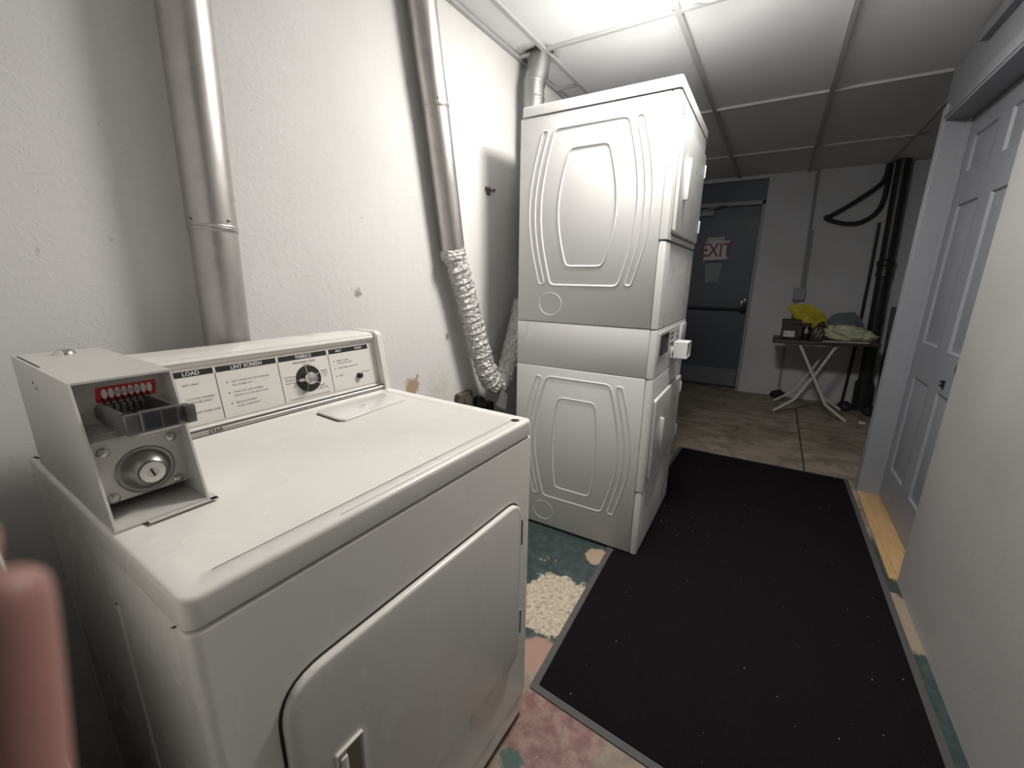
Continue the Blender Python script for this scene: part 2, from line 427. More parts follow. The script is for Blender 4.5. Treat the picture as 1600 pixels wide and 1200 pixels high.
for (a, b) in cols:
    for (z0, z1) in rows:
        bm = B(); fr = [(a, z0), (b, z0), (b, z1), (a, z1)]
        # sloping moulding ring and raised field
        O = (0, 0, 0)
        def loop(d, x): return [bm.verts.new((x, p[0], p[1])) for p in ((a + d, z0 + d), (b - d, z0 + d), (b - d, z1 - d), (a + d, z1 - d))]
        r = [loop(0, 1.9655), loop(.006, 1.964), (loop(.014, 1.9735)), loop(.030, 1.9735), loop(.046, 1.968)]
        for q in range(4): ring_faces(bm, r[q], r[q + 1])
        bm.faces.new(r[-1]); dpart('door_panel', bm, M['door_grey'])
bm = B(); lathe(bm, [(0, 0), (.028, 0), (.028, .006), (.012, .010), (.012, .030), (.024, .038), (.026, .052), (.018, .060), (0, .062)], (1.966, 2.262, .93), (-1, 0, 0)); dpart('door_knob', bm, M['steel'])
bm = B(); box(bm, (1.957, 2.556, .80), (1.966, 2.575, .835), .003, 2); box(bm, (1.948, 2.560, .806), (1.958, 2.570, .814), .002, 1); box(bm, (1.948, 2.560, .824), (1.958, 2.570, .831), .002, 1)
dpart('hasp_staple', bm, M['black_plastic'])

# exit door at the far end
d1 = tag(empty('door_1', (.57, L + .05, 0)), 'slate blue exit door with panic bar at the corridor end', 'door', None, 'structure')
dl = d1.location
def dp1(name, bm, m, p=d1, lab=None):
    for v in bm.verts: v.co -= dl
    o = obj(name, bm, m, p)
    if lab: o['label'] = lab
    return o
yf = L + .045
dp1('door_leaf', box(B(), (DX0 + .05, yf, .02), (1.012, yf + .045, 2.03), .003, 1), M['door_slate'])
dp1('transom_panel', box(B(), (DX0, yf + .005, 2.075), (DX1, yf + .04, 2.285), .003, 1), M['door_slate'])
bm = B(); box(bm, (1.014, L - .006, 0), (DX1, L + .10, 2.075), .004, 1); box(bm, (DX0, L - .006, 0), (DX0 + .045, L + .10, 2.075), .004, 1); box(bm, (DX0, L - .006, 2.033), (DX1, L + .10, 2.076), .004, 1)
dp1('door_frame', bm, M['frame_grey'])
dp1('kick_plate', box(B(), (DX0 + .08, yf - .004, .04), (1.0, yf, .235), .001, 1), M['kick'])
bm = B(); tube(bm, [(DX0 + .12, yf - .055, .93), (.97, yf - .055, .94)], .014, 12); box(bm, (DX0 + .10, yf - .07, .90), (DX0 + .15, yf, .96), .006, 2)
bar = dp1('panic_bar', bm, M['iron'])
bm = B(); box(bm, (.945, yf - .07, .90), (1.005, yf, 1.06), .010, 2); dp1('latch_case', bm, M['iron'])
bm = B(); box(bm, (.948, yf - .078, .95), (.962, yf - .068, 1.03), .004, 2); lathe(bm, [(0, .0), (.016, 0), (.016, .006), (0, .008)], (.985, yf - .07, 1.035), (0, -1, 0)); dp1('latch_trim', bm, M['chrome'], lab='chrome latch trim')
bm = B(); box(bm, (.36, yf - .06, 1.945), (.56, yf, 2.0), .006, 2); tube(bm, [(.40, yf - .06, 1.99), (.60, yf - .16, 2.02), (.70, yf - .01, 2.055)], .008, 8); dp1('door_closer', bm, M['frame_grey'])
# signs on the exit door (flat sheets stuck to it)
def sheet(name, poly, m, th=.003, lab=None, cat=None, y=None, seg=None):
    bm = B(); plate(bm, [Vector(p) for p in poly], (0, (yf if y is None else y), 0), (1, 0, 0), (0, 0, 1), (0, -1, 0), th)
    o = obj(name, bm, m); return tag(o, lab, cat)
ex = sheet('exit_sign', [(.497, 1.470), (.745, 1.478), (.748, 1.682), (.494, 1.668)], mat('sign white', (.55, .53, .54), .5), .006, 'white EXIT sign with dark red letters on the slate blue door', 'sign')
bm = B(); text(bm, 'EXIT', .205, (.621, yf - .0062, 1.573), (1, 0, 0), (0, 0, 1), bold=.003, squash=.78); l = obj('lettering', bm, mat('sign red', (.16, .02, .03), .5), ex); l['label'] = 'dark red EXIT letters'
ns = sheet('notice_strip', [(.520, 1.672), (.690, 1.678), (.692, 1.722), (.519, 1.716)], mat('strip white', (.48, .48, .50), .5), .008, 'small white notice strip above the EXIT sign', 'sign')
bm = B(); text(bm, 'No Smoking', .030, (.605, yf - .0082, 1.697), (1, 0, 0), (0, 0, 1)); obj('lettering', bm, M['ink'], ns)
sheet('blue_strip', [(.520, 1.440), (.690, 1.444), (.700, 1.470), (.510, 1.468)], mat('strip blue', (.03, .05, .10), .5), .004, 'dark blue strip directly below the EXIT sign', 'sign')
sheet('paper_notice', [(.548, 1.225), (.684, 1.232), (.700, 1.440), (.520, 1.436)], mat('notice paper', (.24, .26, .28), .8), .002, 'plain grey paper notice taped below the EXIT sign', 'notice')

# ================================================================== CEILING LIGHT
cl = tag(empty('ceiling_light', (LAMP[0], LAMP[1], H)), 'lit round flat ceiling light above the aisle in front of the stacked dryers', 'lamp')
bm = B(); lathe(bm, [(0, 0), (.205, 0), (.205, -.034), (.198, -.040), (.186, -.040), (.186, -.020), (0, -.020)], (0, 0, 0), n=48); obj('lamp_rim', bm, M['enamel_side'], cl)
bm = B(); lathe(bm, [(.183, -.030), (.183, -.058), (.176, -.074), (.155, -.088), (.11, -.098), (.05, -.103), (0, -.104)], n=48); obj('diffuser', bm, M['lamp'], cl)
cf = tag(empty('ceiling_fixture', (.912, 1.958, H)), 'small round white fixture on the ceiling cut off by the top frame edge', 'ceiling fixture')
bm = B(); lathe(bm, [(0, .0), (.076, 0), (.076, -.010), (.070, -.014), (.070, -.024), (.064, -.030), (0, -.032)], n=36); obj('fixture_body', bm, M['enamel_side'], cf)
bm = B(); lathe(bm, [(.030, -.0325), (.031, -.035), (.020, -.037), (0, -.037)], n=24); obj('fixture_cap', bm, M['grid'], cf)

# ================================================================== COIN DRYER (foreground)
dr = tag(empty('clothes_dryer', (DX, DY, 0), DYAW), 'white coin-operated dryer with control console in the left foreground', 'clothes dryer')
FR = dict(O=(0, 0, 0), ex=(0, 1, 0), ey=(0, 0, 1), nn=(1, 0, 0))        # front plane
SD_ = dict(O=(0, 0, 0), ex=(-1, 0, 0), ey=(0, 0, 1), nn=(0, -1, 0))     # near side plane (u, z)
TP = dict(O=(0, 0, DH), ex=(-1, 0, 0), ey=(0, 1, 0), nn=(0, 0, 1))      # top plane (u, v)
bm = B(); box(bm, (-DD, .002, .03), (-.032, DW - .002, .881), .004, 2)
bead(bm, [(-.27, .002, .79), (-.27, .002, .06)], (0, -1, 0), .012, .003, False)
bead(bm, [(-.62, .002, .79), (-.62, .002, .06)], (0, -1, 0), .012, .003, False)
obj('cabinet', bm, M['enamel'], dr)
bm = B()      # front panel wraps round the vertical edges
plate(bm, roundpoly([(-.034, 0), (0, 0), (0, DW), (-.034, DW)], [.0, .014, .014, .0], 5), (0, 0, .095), (1, 0, 0), (0, 1, 0), (0, 0, 1), .783, .004)
plate(bm, roundpoly([(-.034, 0), (-.004, 0), (-.004, DW), (-.034, DW)], [.0, .014, .014, .0], 5), (0, 0, .026), (1, 0, 0), (0, 1, 0), (0, 0, 1), .0685, .002)
obj('front_panel', bm, M['enamel'], dr)
# lid with a shallow recessed work top
bm = B()
out = roundpoly([(0, 0), (DD, 0), (DD, DW), (0, DW)], [.020, .004, .004, .020], 6)
def lidloop(ins, z, poly=None): return [bm.verts.new((-p.x, p.y, z)) for p in inset2(poly or out, ins)]
inn = roundpoly([(.034, .034), (.500, .034), (.500, DW - .034), (.034, DW - .034)], [.012] * 4, 6)
# counts match (same corner count and steps)
lp = [lidloop(.006, DH - .040), lidloop(0, DH - .0385), lidloop(0, DH - .0075), lidloop(.0008, DH - .0042), lidloop(.0026, DH - .0017), lidloop(.0056, DH - .0004), lidloop(.0085, DH)]
lp += [lidloop(0, DH, inn), lidloop(.0035, DH - .0035, inn)]
for q in range(len(lp) - 1): ring_faces(bm, lp[q], lp[q + 1])
bm.faces.new(lp[-1]); bm.faces.new(lp[0][::-1])
bead(bm, [(-.016, .10 + k * .057, DH) for k in range(11)], (0, 0, 1), .0022, .0006, False)
lid_ = obj('lid', bm, M['enamel'], dr, smooth=50)
bm = B(); box(bm, (-.0350, .045, DH - .0008), (-.0338, DW - .040, DH + .0003)); obj('lid_crease', bm, M['ink_soft'], lid_)
bm = B(); box(bm, (-.0125, .20, DH - .0008), (-.0116, DW - .055, DH + .0002)); obj('lid_crease', bm, M['ink_soft'], lid_)
bm = B(); lathe(bm, [(0, .0007), (.0085, .0007), (.0105, .0004), (.011, -.001)], (-.027, .691, DH), n=20); tag(obj('hole_plug', bm, M['black_plastic'], dr), 'black round hole plug')
# lint screen cover
bm = B(); plate(bm, roundpoly([(.355, .457), (.375, .452), (.459, .455), (.466, .462), (.466, .668), (.372, .664)], [.006] * 6, 3), (0, 0, DH - .0035), (-1, 0, 0), (0, 1, 0), (0, 0, 1), .0060, .002)
lc = obj('lint_screen_cover', bm, M['lint_steel'], dr)
bm = B(); plate(bm, roundpoly([(.366, .4515), (.376, .4485), (.460, .4515), (.460, .456), (.377, .4555), (.370, .457)], [.001] * 6, 2), (0, 0, DH - .0034), (-1, 0, 0), (0, 1, 0), (0, 0, 1), .0012); obj('finger_gap', bm, M['dark_gap'], lc)
bm = B(); lathe(bm, [(0, .001), (.004, .001), (.005, 0)], (-.41, .56, DH + .0022), n=12); obj('cover_screw', bm, M['steel'], lc)
# door: dark gap, leaf, handle cup, hinges
dpoly = roundpoly([(.077, .262), (.668, .262), (.668, .732), (.077, .732)], [.045, .05, .05, .065], 8)
bm = B(); plate(bm, inset2(dpoly, -.0045), **FR, t=.0012); obj('door_gap', bm, M['dark_gap'], dr)
bm = B(); plate(bm, dpoly, **FR, t=.013, b=.006); dd = obj('door', bm, M['enamel'], dr, smooth=50)
O2 = (.0128, 0, 0); F2 = dict(ex=(0, 1, 0), ey=(0, 0, 1), nn=(1, 0, 0))
bm = B(); hp = roundpoly([(.135, .405), (.184, .405), (.184, .560), (.135, .560)], [.004] * 4, 3); hp = [Vector(p) for p in hp]
def hl(ins, x): return [bm.verts.new((x, p.x, p.y)) for p in inset2(hp, ins)]
r = [hl(0, .0128), hl(.0005, .0185), hl(.0030, .0185), hl(.0040, .0140)]
for q in range(3): ring_faces(bm, r[q], r[q + 1])
bm.faces.new(r[-1]); hd = obj('door_handle', bm, M['enamel'], dd)
bm = B(); plate(bm, roundpoly([(.141, .41), (.153, .41), (.153, .548), (.141, .548)], .003, 3), (.0140, 0, 0), **F2, t=.0065, b=.002); obj('finger_grip', bm, M['enamel'], hd)
bm = B(); plate(bm, roundpoly([(.155, .41), (.178, .41), (.178, .553), (.155, .553)], .002, 3), (.0141, 0, 0), **F2, t=.0006); obj('grip_recess', bm, mat('grip recess bronze', (.30, .26, .20), .3, .6), hd)
for (z0, z1) in ((.606, .678), (.338, .414)):
    bm = B(); box(bm, (.0005, .6665, z0), (.011, .6735, z1), .002, 2); tube(bm, [(.0095, .671, z0 + .002), (.0095, .671, z1 - .002)], .0032, 8); tag(obj('door_hinge', bm, M['steel_dark'], dr), 'dark steel door hinge')
for (x, y) in ((-.05, .05), (-.05, DW - .05), (-DD + .05, .05), (-DD + .05, DW - .05)):
    bm = B(); lathe(bm, [(0, 0), (.022, 0), (.022, .010), (.009, .013), (.009, .032), (0, .032)], (x, y, 0), n=16); obj('levelling_foot', bm, M['black_plastic'], dr)
# console (backguard)
CU0, CU1 = .508, .640            # front base, back
prof = [(CU0, DH - .002), (CU0, .934), (.520, .937), (.524, .940), (.546, 1.068), (.536, 1.074), (.536, 1.079), (.5395, 1.0815), (.541, 1.087), (.556, 1.091), (CU1, 1.091), (CU1, DH - .002)]
def ext(bm, prof, y0, y1):
    a = [bm.verts.new((-u, y0, z)) for u, z in prof]; b = [bm.verts.new((-u, y1, z)) for u, z in prof]
    ring_faces(bm, a, b); bm.faces.new(a[::-1]); bm.faces.new(b); return bm
con = obj('console', ext(B(), prof, .026, DW - .022), M['enamel'], dr)
capp = [(CU0 - .008, DH - .002), (CU0 - .008, .930), (.528, 1.086), (.540, 1.0935), (CU1 + .002, 1.0935), (CU1 + .002, DH - .002)]
for y0, y1 in ((.016, .0275), (DW - .0225, DW - .001)):
    bm = B(); ext(bm, capp, y0, y1); bmesh.ops.bevel(bm, geom=list(bm.edges), offset=.002, segments=2, affect='EDGES'); obj('end_cap', bm, M['enamel'], con)
bm = B(); box(bm, (-(CU0 + .004), .0275, DH + .0125), (-(CU0 - .0006), DW - .0225, DH + .0165)); box(bm, (-.5395, .0275, 1.0745), (-.5352, DW - .0225, 1.0755)); box(bm, (-(CU0 + .006), .0275, DH - .001), (-(CU0 - .0012), DW - .0225, DH + .0008)); obj('console_groove', bm, M['ink_soft'], con)
bm = B(); box(bm, (-(CU0 + .003), .028, DH + .0015), (-(CU0 - .0016), DW - .023, DH + .0115), .001, 1); obj('chrome_strip', bm, M['steel'], con)
# graphic panel lies on the sloped face between (u=.524,z=.940) and (.546,1.068)
pe = Vector((-(.546 - .524), 0, 1.068 - .940)); PH = pe.length; pe.normalize(); py = Vector((0, 1, 0)); pn = py.cross(pe)
PO = Vector((-.524, 0, .940))
def pp(v, s): return PO + py * v + pe * s + pn * .0012
bm = B(); plate(bm, [Vector((.029, .004)), Vector((DW - .024, .004)), Vector((DW - .024, PH - .006)), Vector((.029, PH - .006))], PO, py, pe, pn, .0012)
gp = obj('graphic_panel', bm, M['panel_white'], con)
bm = B(); TH = PH - .010
divs = [.018, .280, .415, .552, .682]
for a, b in ((.032, .276), (.281, .412), (.418, .548), (.555, .682)):
    bh = B(); plate(bh, [Vector((a, TH - .0125)), Vector((b, TH - .0125)), Vector((b, TH)), Vector((a, TH))], PO + pn * .0012, py, pe, pn, .0003); obj('heading_bar', bh, M['ink'], gp)
    continue
    plate(bm, [Vector((a, TH - .0125)), Vector((b, TH - .0125)), Vector((b, TH)), Vector((a, TH))], PO + pn * .0012, py, pe, pn, .0003)
for v in (.2785, .415, .5515):
    bh = B(); plate(bh, [Vector((v - .0007, .006)), Vector((v + .0007, .006)), Vector((v + .0007, TH - .0125)), Vector((v - .0007, TH - .0125))], PO + pn * .0012, py, pe, pn, .0003); obj('panel_rule', bh, M['ink'], gp)
bm.free()
for v, z in ((.298, .082), (.298, .058), (.298, .034), (.566, .086), (.566, .066), (.566, .045)):
    bh = B(); lathe(bh, [(0, .0003), (.0015, .0003), (.0016, 0)], pp(v, z), pn, 10); obj('bullet_mark', bh, M['ink'], gp)

def head(s_, v, sz=.0115):
    bm = B(); text(bm, s_, sz, pp(v, TH - .0064) + pn * .0003, py, pe, bold=.0002); obj('heading_lettering', bm, M['white_ink'], gp)
for a in (('LOAD', .235), ('LINT SCREEN', .345), ('FABRICS', .483), ('HEAT', .585, .0075), ('START', .650, .0085)): head(*a)
def small(rows, al='LEFT'):
    bm = B()
    for s_, sz, v, z in rows: text(bm, s_, sz, pp(v, z), py, pe, al)
    obj('small_lettering', bm, M['ink_soft'], gp)
for z, a, b in ((.082, 'LIFT COVER ON TOP OF DRYER', 'PULL SCREEN OUT'), (.058, 'TAKE OUT LINT SCREEN', 'REMOVE LINT FOR NEXT LOAD'), (.034, 'REPLACE SCREEN', 'CLOSE COVER FIRMLY')):
    small([(a, .0058, .307, z), (b, .0052, .307, z - .0085)])
small([('DRY ONLY', .0062, .215, .090)]); small([('CLOTHES WASHED', .0062, .215, .060), ('IN WATER ONLY', .0062, .215, .052)]); small([('DO NOT OVERLOAD', .0062, .215, .030)])
for r_ in ([('PERMANENT PRESS', .0072, .482, .0990), ('MEDIUM', .0052, .487, .0915)], [('COTTON', .0068, .438, .066), ('STURDY', .0068, .438, .0585), ('HIGH HEAT', .0052, .438, .051)],
    [('MIXED', .0066, .532, .068), ('LOAD', .0066, .532, .061), ('LOW', .005, .533, .054)], [('AIR', .0068, .467, .0290), ('DRY', .0068, .467, .0220)],
    [('KNIT', .0066, .520, .031), ('DELICATE', .0066, .520, .024)], [('FOR BEST RESULTS SORT FABRICS BEFORE LOADING', .0046, .483, .0095)]): small(r_, 'CENTER')
for r_ in ([('INSERT COINS', .0058, .574, .086), ('CLOSE DOOR FIRMLY', .0052, .574, .079)], [('TURN FABRIC SELECTOR', .0058, .574, .066)], [('PUSH', .0058, .574, .045)], [('TO START', .0058, .648, .043)]): small(r_)
DC = pp(.486, .055)
bm = B(); lathe(bm, [(0, .0012), (.0335, .0012), (.0345, 0)], DC, pn, 36); dial = obj('selector_dial', bm, M['ink'], con)
bm = B()
for a in (96, 18, -32, -108, 180):
    ca, sa = math.cos(math.radians(a)), math.sin(math.radians(a)); d = py * ca + pe * sa; s = pn.cross(d)
    p0 = DC + d * .012 + pn * .0014; p1 = DC + d * .034 + pn * .0014
    bm.faces.new([bm.verts.new(x) for x in (p0 - s * .0006, p1 - s * .0006, p1 + s * .0006, p0 + s * .0006)])
obj('dial_marks', bm, M['white_ink'], dial)
bm = B(); lathe(bm, [(.017, .001), (.0165, .014), (.014, .018), (.0135, .020), (.006, .0212), (0, .0215)], DC + pn * .001, pn, 30)
Rm = Matrix((py, pn, pe)).transposed().to_4x4()
box(bm, (-.030, .003, -.004), (-.014, .012, .004), .0015, 2, Matrix.Translation(DC) @ Rm)
tag(obj('dial_knob', bm, M['chrome'], dial), 'chrome dial knob with pointer')
bm = B(); lathe(bm, [(.0085, 0), (.0085, .008), (.006, .010), (0, .0105)], pp(.637, .0345), pn, 18); tag(obj('start_button', bm, M['black_plastic'], con), 'black start button')
bm = B(); text(bm, 'STAR', .012, (-(CU0 - .0018), .25, DH + .0068), (0, 1, 0), (0, 0, 1), bold=.0002); obj('badge_lettering', bm, M['ink'], con)

# coin box on the lid
cu_b, cu_f, cu_t, v0, v1, zt = .594, .212, .267, .006, .116, 1.118
zb = DH + .0015
def sl(z): return cu_f + (cu_t - cu_f) * (z - zb) / (zt - zb)       # front edge u at height z
cb = B()
side = [(cu_b, zb), (cu_f, zb), (cu_t, zt), (cu_b, zt)]
for a, b in ((v0, v0 + .003), (v1 - .003, v1)): ext(cb, side, a, b)
box(cb, (-cu_b, v0 + .003, zt - .003), (-cu_t, v1 - .003, zt)); box(cb, (-cu_b, v0 + .003, zb), (-cu_b + .003, v1 - .003, zt - .003))
box(cb, (-.56, v0 + .003, zb), (-cu_f - .001, v1 - .003, zb + .003))
coin = obj('coin_box', cb, M['coin_paint'], dr)
bm = B(); box(bm, (-cu_f - .002, v0 + .035, DH + .0002), (-cu_f + .006, v1 + .010, DH + .0016), .0004, 1); box(bm, (-cu_b + .1, v1 - .001, DH + .0002), (-cu_f + .006, v1 + .010, DH + .0016), .0004, 1); obj('mounting_plate', bm, M['coin_paint'], coin)
bm = B()      # inner shelf, back wall of the upper opening, plate of the lower one
ext(bm, [(.300, 1.052), (sl(1.045) + .002, 1.040), (sl(1.037) + .002, 1.036), (.300, 1.048)], v0 + .003, v1 - .003)
box(bm, (-.300, v0 + .003, 1.050), (-.297, v1 - .003, zt - .003))
obj('inner_shelf', bm, M['coin_in'], coin)
bm = B(); box(bm, (-.268, v0 + .003, zb + .020), (-.265, v1 - .003, 1.045)); lk_pl = obj('lock_plate', bm, M['coin_in'], coin)
bm = B(); lathe(bm, [(.0335, 0), (.0345, .0015), (.0325, .0035), (.0290, .003), (.0275, .0045), (.024, .014), (.020, .021), (.0165, .024), (.0155, .0235), (.0150, .026), (.0145, .0275), (.0062, .0280), (.0060, .0270), (0, .0270)], (-.265, v0 + .0575, .980), Vector((1, 0, .06)), 40)
lock = obj('vault_lock', bm, mat('dull lock steel', (.30, .295, .285), .36, .9), coin)
bm = B(); ax = Vector((1, 0, .06)).normalized(); c = Vector((-.265, v0 + .0575, .980)) + ax * .0273
lathe(bm, [(.0150, 0), (.0145, .0012), (.0065, .0014), (.006, .0006), (0, .0006)], c - ax * .0006, ax, 30); obj('lock_face', bm, mat('pale lock face', (.66, .65, .63), .3, .6), coin)
bm = B(); box(bm, (.0, -.0014, -.0056), (.0008, .0014, .0056), 0, 1, Matrix.Translation(c + ax * .0004) @ Matrix.Rotation(math.radians(18), 4, 'X')); obj('key_slot', bm, M['black_plastic'], coin)
for (v, z) in ((v0 + .017, 1.018), (v1 - .017, 1.018), (v0 + .017, .950), (v1 - .017, .950)):
    bm = B(); lathe(bm, [(.0072, 0), (.0068, .002), (.004, .0038), (0, .0044)], (-.265, v, z), (1, 0, 0), 16); obj('plate_screw', bm, M['steel'], coin)
# red coin strip with eight white ovals and slide
bm = B(); plate(bm, roundpoly([(.0345, 1.080), (.1015, 1.080), (.1035, 1.1015), (.0365, 1.1015)], [.002] * 4, 2), (-.297, 0, 0), (0, 1, 0), (0, 0, 1), (1, 0, 0), .001)
tag(obj('price_strip', bm, M['red'], coin), 'red strip with white ovals')
bm = B(); bk = B(); bt = B()
for k in range(8):
    v = .0445 + k * .0072
    lathe(bm, [(.0, .0004), (.0042, .0004), (.0043, 0)], (0, 0, 0), (0, 0, 1), 16) if False else None
    vs = [bm.verts.new((-.2958, v + .0031 * math.cos(q / 14 * 2 * PI), 1.0915 + .0072 * math.sin(q / 14 * 2 * PI))) for q in range(14)]; bm.faces.new(vs)
    if 2 <= k <= 5: text(bt, '25', .0065, (-.2956, v, 1.0915), (0, 1, 0), (0, 0, 1), squash=.8)
    # black divider finger that curls from the strip down to the slide
    tube(bk, spline([(-.294, v - .0036, 1.086), (-.288, v - .0036, 1.079), (-.287, v - .0036, 1.071), (-.278, v - .0036, 1.067)], 4), .0013, 6)
obj('coin_ovals', bm, M['white_ink'], coin); obj('oval_lettering', bt, M['ink'], coin); obj('divider_fingers', bk, M['black_plastic'], coin)
bm = B()
for k in range(7):
    v = .0445 + k * .0072; box(bm, (-.296, v - .0018, 1.064), (-.282, v + .0034, 1.077), .0008, 1)
    
obj('coin_tabs', bm, M['steel'], coin)
bm = B(); sv0, sv1 = .030, .098
box(bm, (-.290, sv0 + .004, 1.058), (-.180, sv1 - .012, 1.066), .001, 1)
plate(bm, [Vector(p) for p in ((.180, 1.060), (.292, 1.060), (.292, 1.074), (.266, 1.086), (.180, 1.088))], (0, sv0, 0), (-1, 0, 0), (0, 0, 1), (0, 1, 0), .003)
plate(bm, [Vector(p) for p in ((.180, 1.060), (.292, 1.060), (.292, 1.074), (.266, 1.086), (.180, 1.088))], (0, sv1 - .016, 0), (-1, 0, 0), (0, 0, 1), (0, 1, 0), .004)
slide = obj('coin_slide', bm, M['steel_dark'], coin)
bm = B(); box(bm, (-.180, sv0, 1.060), (-.171, sv1, 1.0865), .0015, 2); box(bm, (-.172, sv0 + .014, 1.0615), (-.166, sv1 - .014, 1.0895), .001, 1); box(bm, (-.173, sv1 - .008, 1.062), (-.163, sv1 + .004, 1.086), .0015, 2)
obj('slide_handle', bm, M['steel_dark'], coin)
bm = B(); box(bm, (-.1663, sv0 + .017, 1.0645), (-.1652, sv1 - .034, 1.0865), .0004, 1); box(bm, (-.1663, sv1 - .032, 1.0645), (-.1652, sv1 - .017, 1.0865), .0004, 1); obj('slide_plate', bm, mat('slide face', (.06, .06, .065), .3, .6), coin)
bm = B()
for k in range(6): box(bm, (-.2775, .0405 + k * .0078 - .0018, 1.0662), (-.200, .0405 + k * .0078 + .0022, 1.0672))
obj('coin_slots', bm, M['black_plastic'], coin)
bm = B(); lathe(bm, [(.0145, 0), (.0143, .001), (.0125, .005), (.008, .0085), (0, .010)], (-.548, .061, zt), (0, 0, 1), 20); tag(obj('top_bolt', bm, M['chrome'], coin), 'domed chrome bolt')
bm = B(); box(bm, (-.575, v0 + .0035, zt - .001), (-.43, v0 + .006, zt + .0004)); obj('lid_slit', bm, M['dark_gap'], coin)
bm = B()
for u, z in ((.47, 1.09), (.455, 1.083)): lathe(bm, [(0, .0005), (.0022, .0005), (.0024, 0)], (-u, v0, z), (0, -1, 0), 10)
obj('rivet_holes', bm, M['dark_gap'], coin)

# ================================================================== STACKED DRYER
st = tag(empty('stacked_dryer', (SX, SY, 0), SYAW), 'tall white stacked pair of dryers with embossed side panels', 'clothes dryer')
Z0, ZK, Z1, Z2, Z3, Z4 = .012, .330, .8498, 1.0538, 1.405, 1.912
def side_panel(name, z0, z1, zb0, zb1, inner, fade):
    bm = B(); box(bm, (-SD, 0, z0), (-.031, SW, z1), .004, 2)
    h = .0042 * fade; zc = (zb0 + zb1) / 2
    def barrel(hw, mid, za, zb_, cx=.335, n=9):
        R = [(cx - hw - (mid - hw) * math.sin(PI * k / n), za + (zb_ - za) * k / n) for k in range(n + 1)]
        return roundpoly([Vector(p) for p in R] + [Vector((2 * cx - p[0], p[1])) for p in R[::-1]], [.03] + [.02] * (n - 1) + [.03, .03] + [.02] * (n - 1) + [.03], 3)
    def put(poly, w, hh): bead(bm, [(-p.x, 0, p.y) for p in poly], (0, -1, 0), w, hh)
    put(barrel(.155, .212, zb0, zb1), .013, h)
    put(barrel(inner[0], inner[1], inner[2], inner[3]), .012, h)
    for sg in (-1, 1):
        pts = []
        for k in range(13):
            t = k / 12; off = .196 + .057 * math.sin(PI * t); pts.append((.335 + sg * off, zb0 + .004 + (zb1 - zb0 - .006) * t))
        lp_ = [Vector((p[0] + sg * .014, p[1])) for p in pts] + [Vector((p[0] - sg * .013, p[1])) for p in pts[::-1]]
        put(roundpoly(lp_, .012, 3), .010, h)
    cc = [Vector((.485 + .055 * math.cos(2 * PI * k / 32), z0 + .082 + .05 * math.sin(2 * PI * k / 32))) for k in range(32)]
    put(cc, .004, .0018)
    return obj(name, bm, M['enamel_side'], st, smooth=60)
side_panel('upper_cabinet', Z2 + .003, Z4, 1.222, 1.852, (.083, .128, 1.303, 1.772), 1.)
side_panel('lower_cabinet', Z0, Z1 - .003, .176, .800, (.092, .112, .238, .705), .8)
bm = B(); box(bm, (-SD, .001, Z1 - .001), (-.03, SW - .001, Z2 + .001), .003, 2)
for k in range(9): lathe(bm, [(0, .001), (.004, .0008), (.005, 0)], (-.60 + .004 * math.sin(k * 2), .001, .93 + k * .014 + (.02 if k > 4 else 0)), (0, -1, 0), 8)
obj('control_housing', bm, M['enamel_side'], st)
bm = B(); plate(bm, roundpoly([(-.003, -.004), (SD - .012, -.004), (SD - .012, SW + .004), (-.003, SW + .004)], [.012, .004, .004, .012], 4), (0, 0, Z4 + .003), (-1, 0, 0), (0, 1, 0), (0, 0, 1), SH - Z4 - .003, .005); obj('top_cover', bm, M['enamel_side'], st)
bm = B(); box(bm, (-SD - .033, .05, 1.30), (-SD, SW - .05, 1.825), .012, 3); obj('rear_cover', bm, M['enamel_side'], st)
def fpan(name, z0, z1, x=0., r=.016):
    bm = B(); plate(bm, roundpoly([(-.029, 0), (x, 0), (x, SW), (-.029, SW)], [0, r, r, 0], 5), (0, 0, z0), (1, 0, 0), (0, 1, 0), (0, 0, 1), z1 - z0, .005); return obj(name, bm, M['enamel_front'], st)
fpan('upper_front_panel', Z3, Z4); fpan('upper_kick_panel', Z2 + .004, Z3 - .008, -.002)
fpan('lower_front_panel', ZK, Z1 - .004); fpan('lower_kick_panel', Z0, ZK - .006, -.002)
fpan('control_band', Z1, Z2, -.001)
def sdoor(z0, z1, y0, y1, hz0, hz1, hinges):
    bm = B(); plate(bm, roundpoly([(y0 - .006, z0 - .006), (y1 + .006, z0 - .006), (y1 + .006, z1 + .006), (y0 - .006, z1 + .006)], .018, 4), **FR, t=.0008); obj('door_gap', bm, mat('door seam shade', (.16, .16, .16), .6), st)
    bm = B(); plate(bm, roundpoly([(y0, z0), (y1, z0), (y1, z1), (y0, z1)], .018, 5), **FR, t=.013, b=.006); d = obj('door', bm, M['enamel_front'], st, smooth=50)
    bm = B(); box(bm, (.012, .160, hz0), (.032, .178, hz1), .004, 2); box(bm, (.012, .178, hz0 + .004), (.016, .200, hz1 - .004), .001, 1); obj('door_handle', bm, M['enamel_front'], d)
    for z in hinges:
        bm = B(); box(bm, (.002, y1 - .002, z - .03), (.017, y1 + .014, z + .03), .003, 2); obj('door_hinge', bm, M['enamel_front'], st)
sdoor(1.43, 1.835, .062, .648, 1.565, 1.720, (1.765, 1.51))
sdoor(.368, .750, .052, .655, .490, .640, (.68, .43))
bm = B(); box(bm, (-.004, .070, 1.846), (.0015, .076, 1.878), .0005, 1); obj('badge_slit', bm, M['dark_gap'], st)
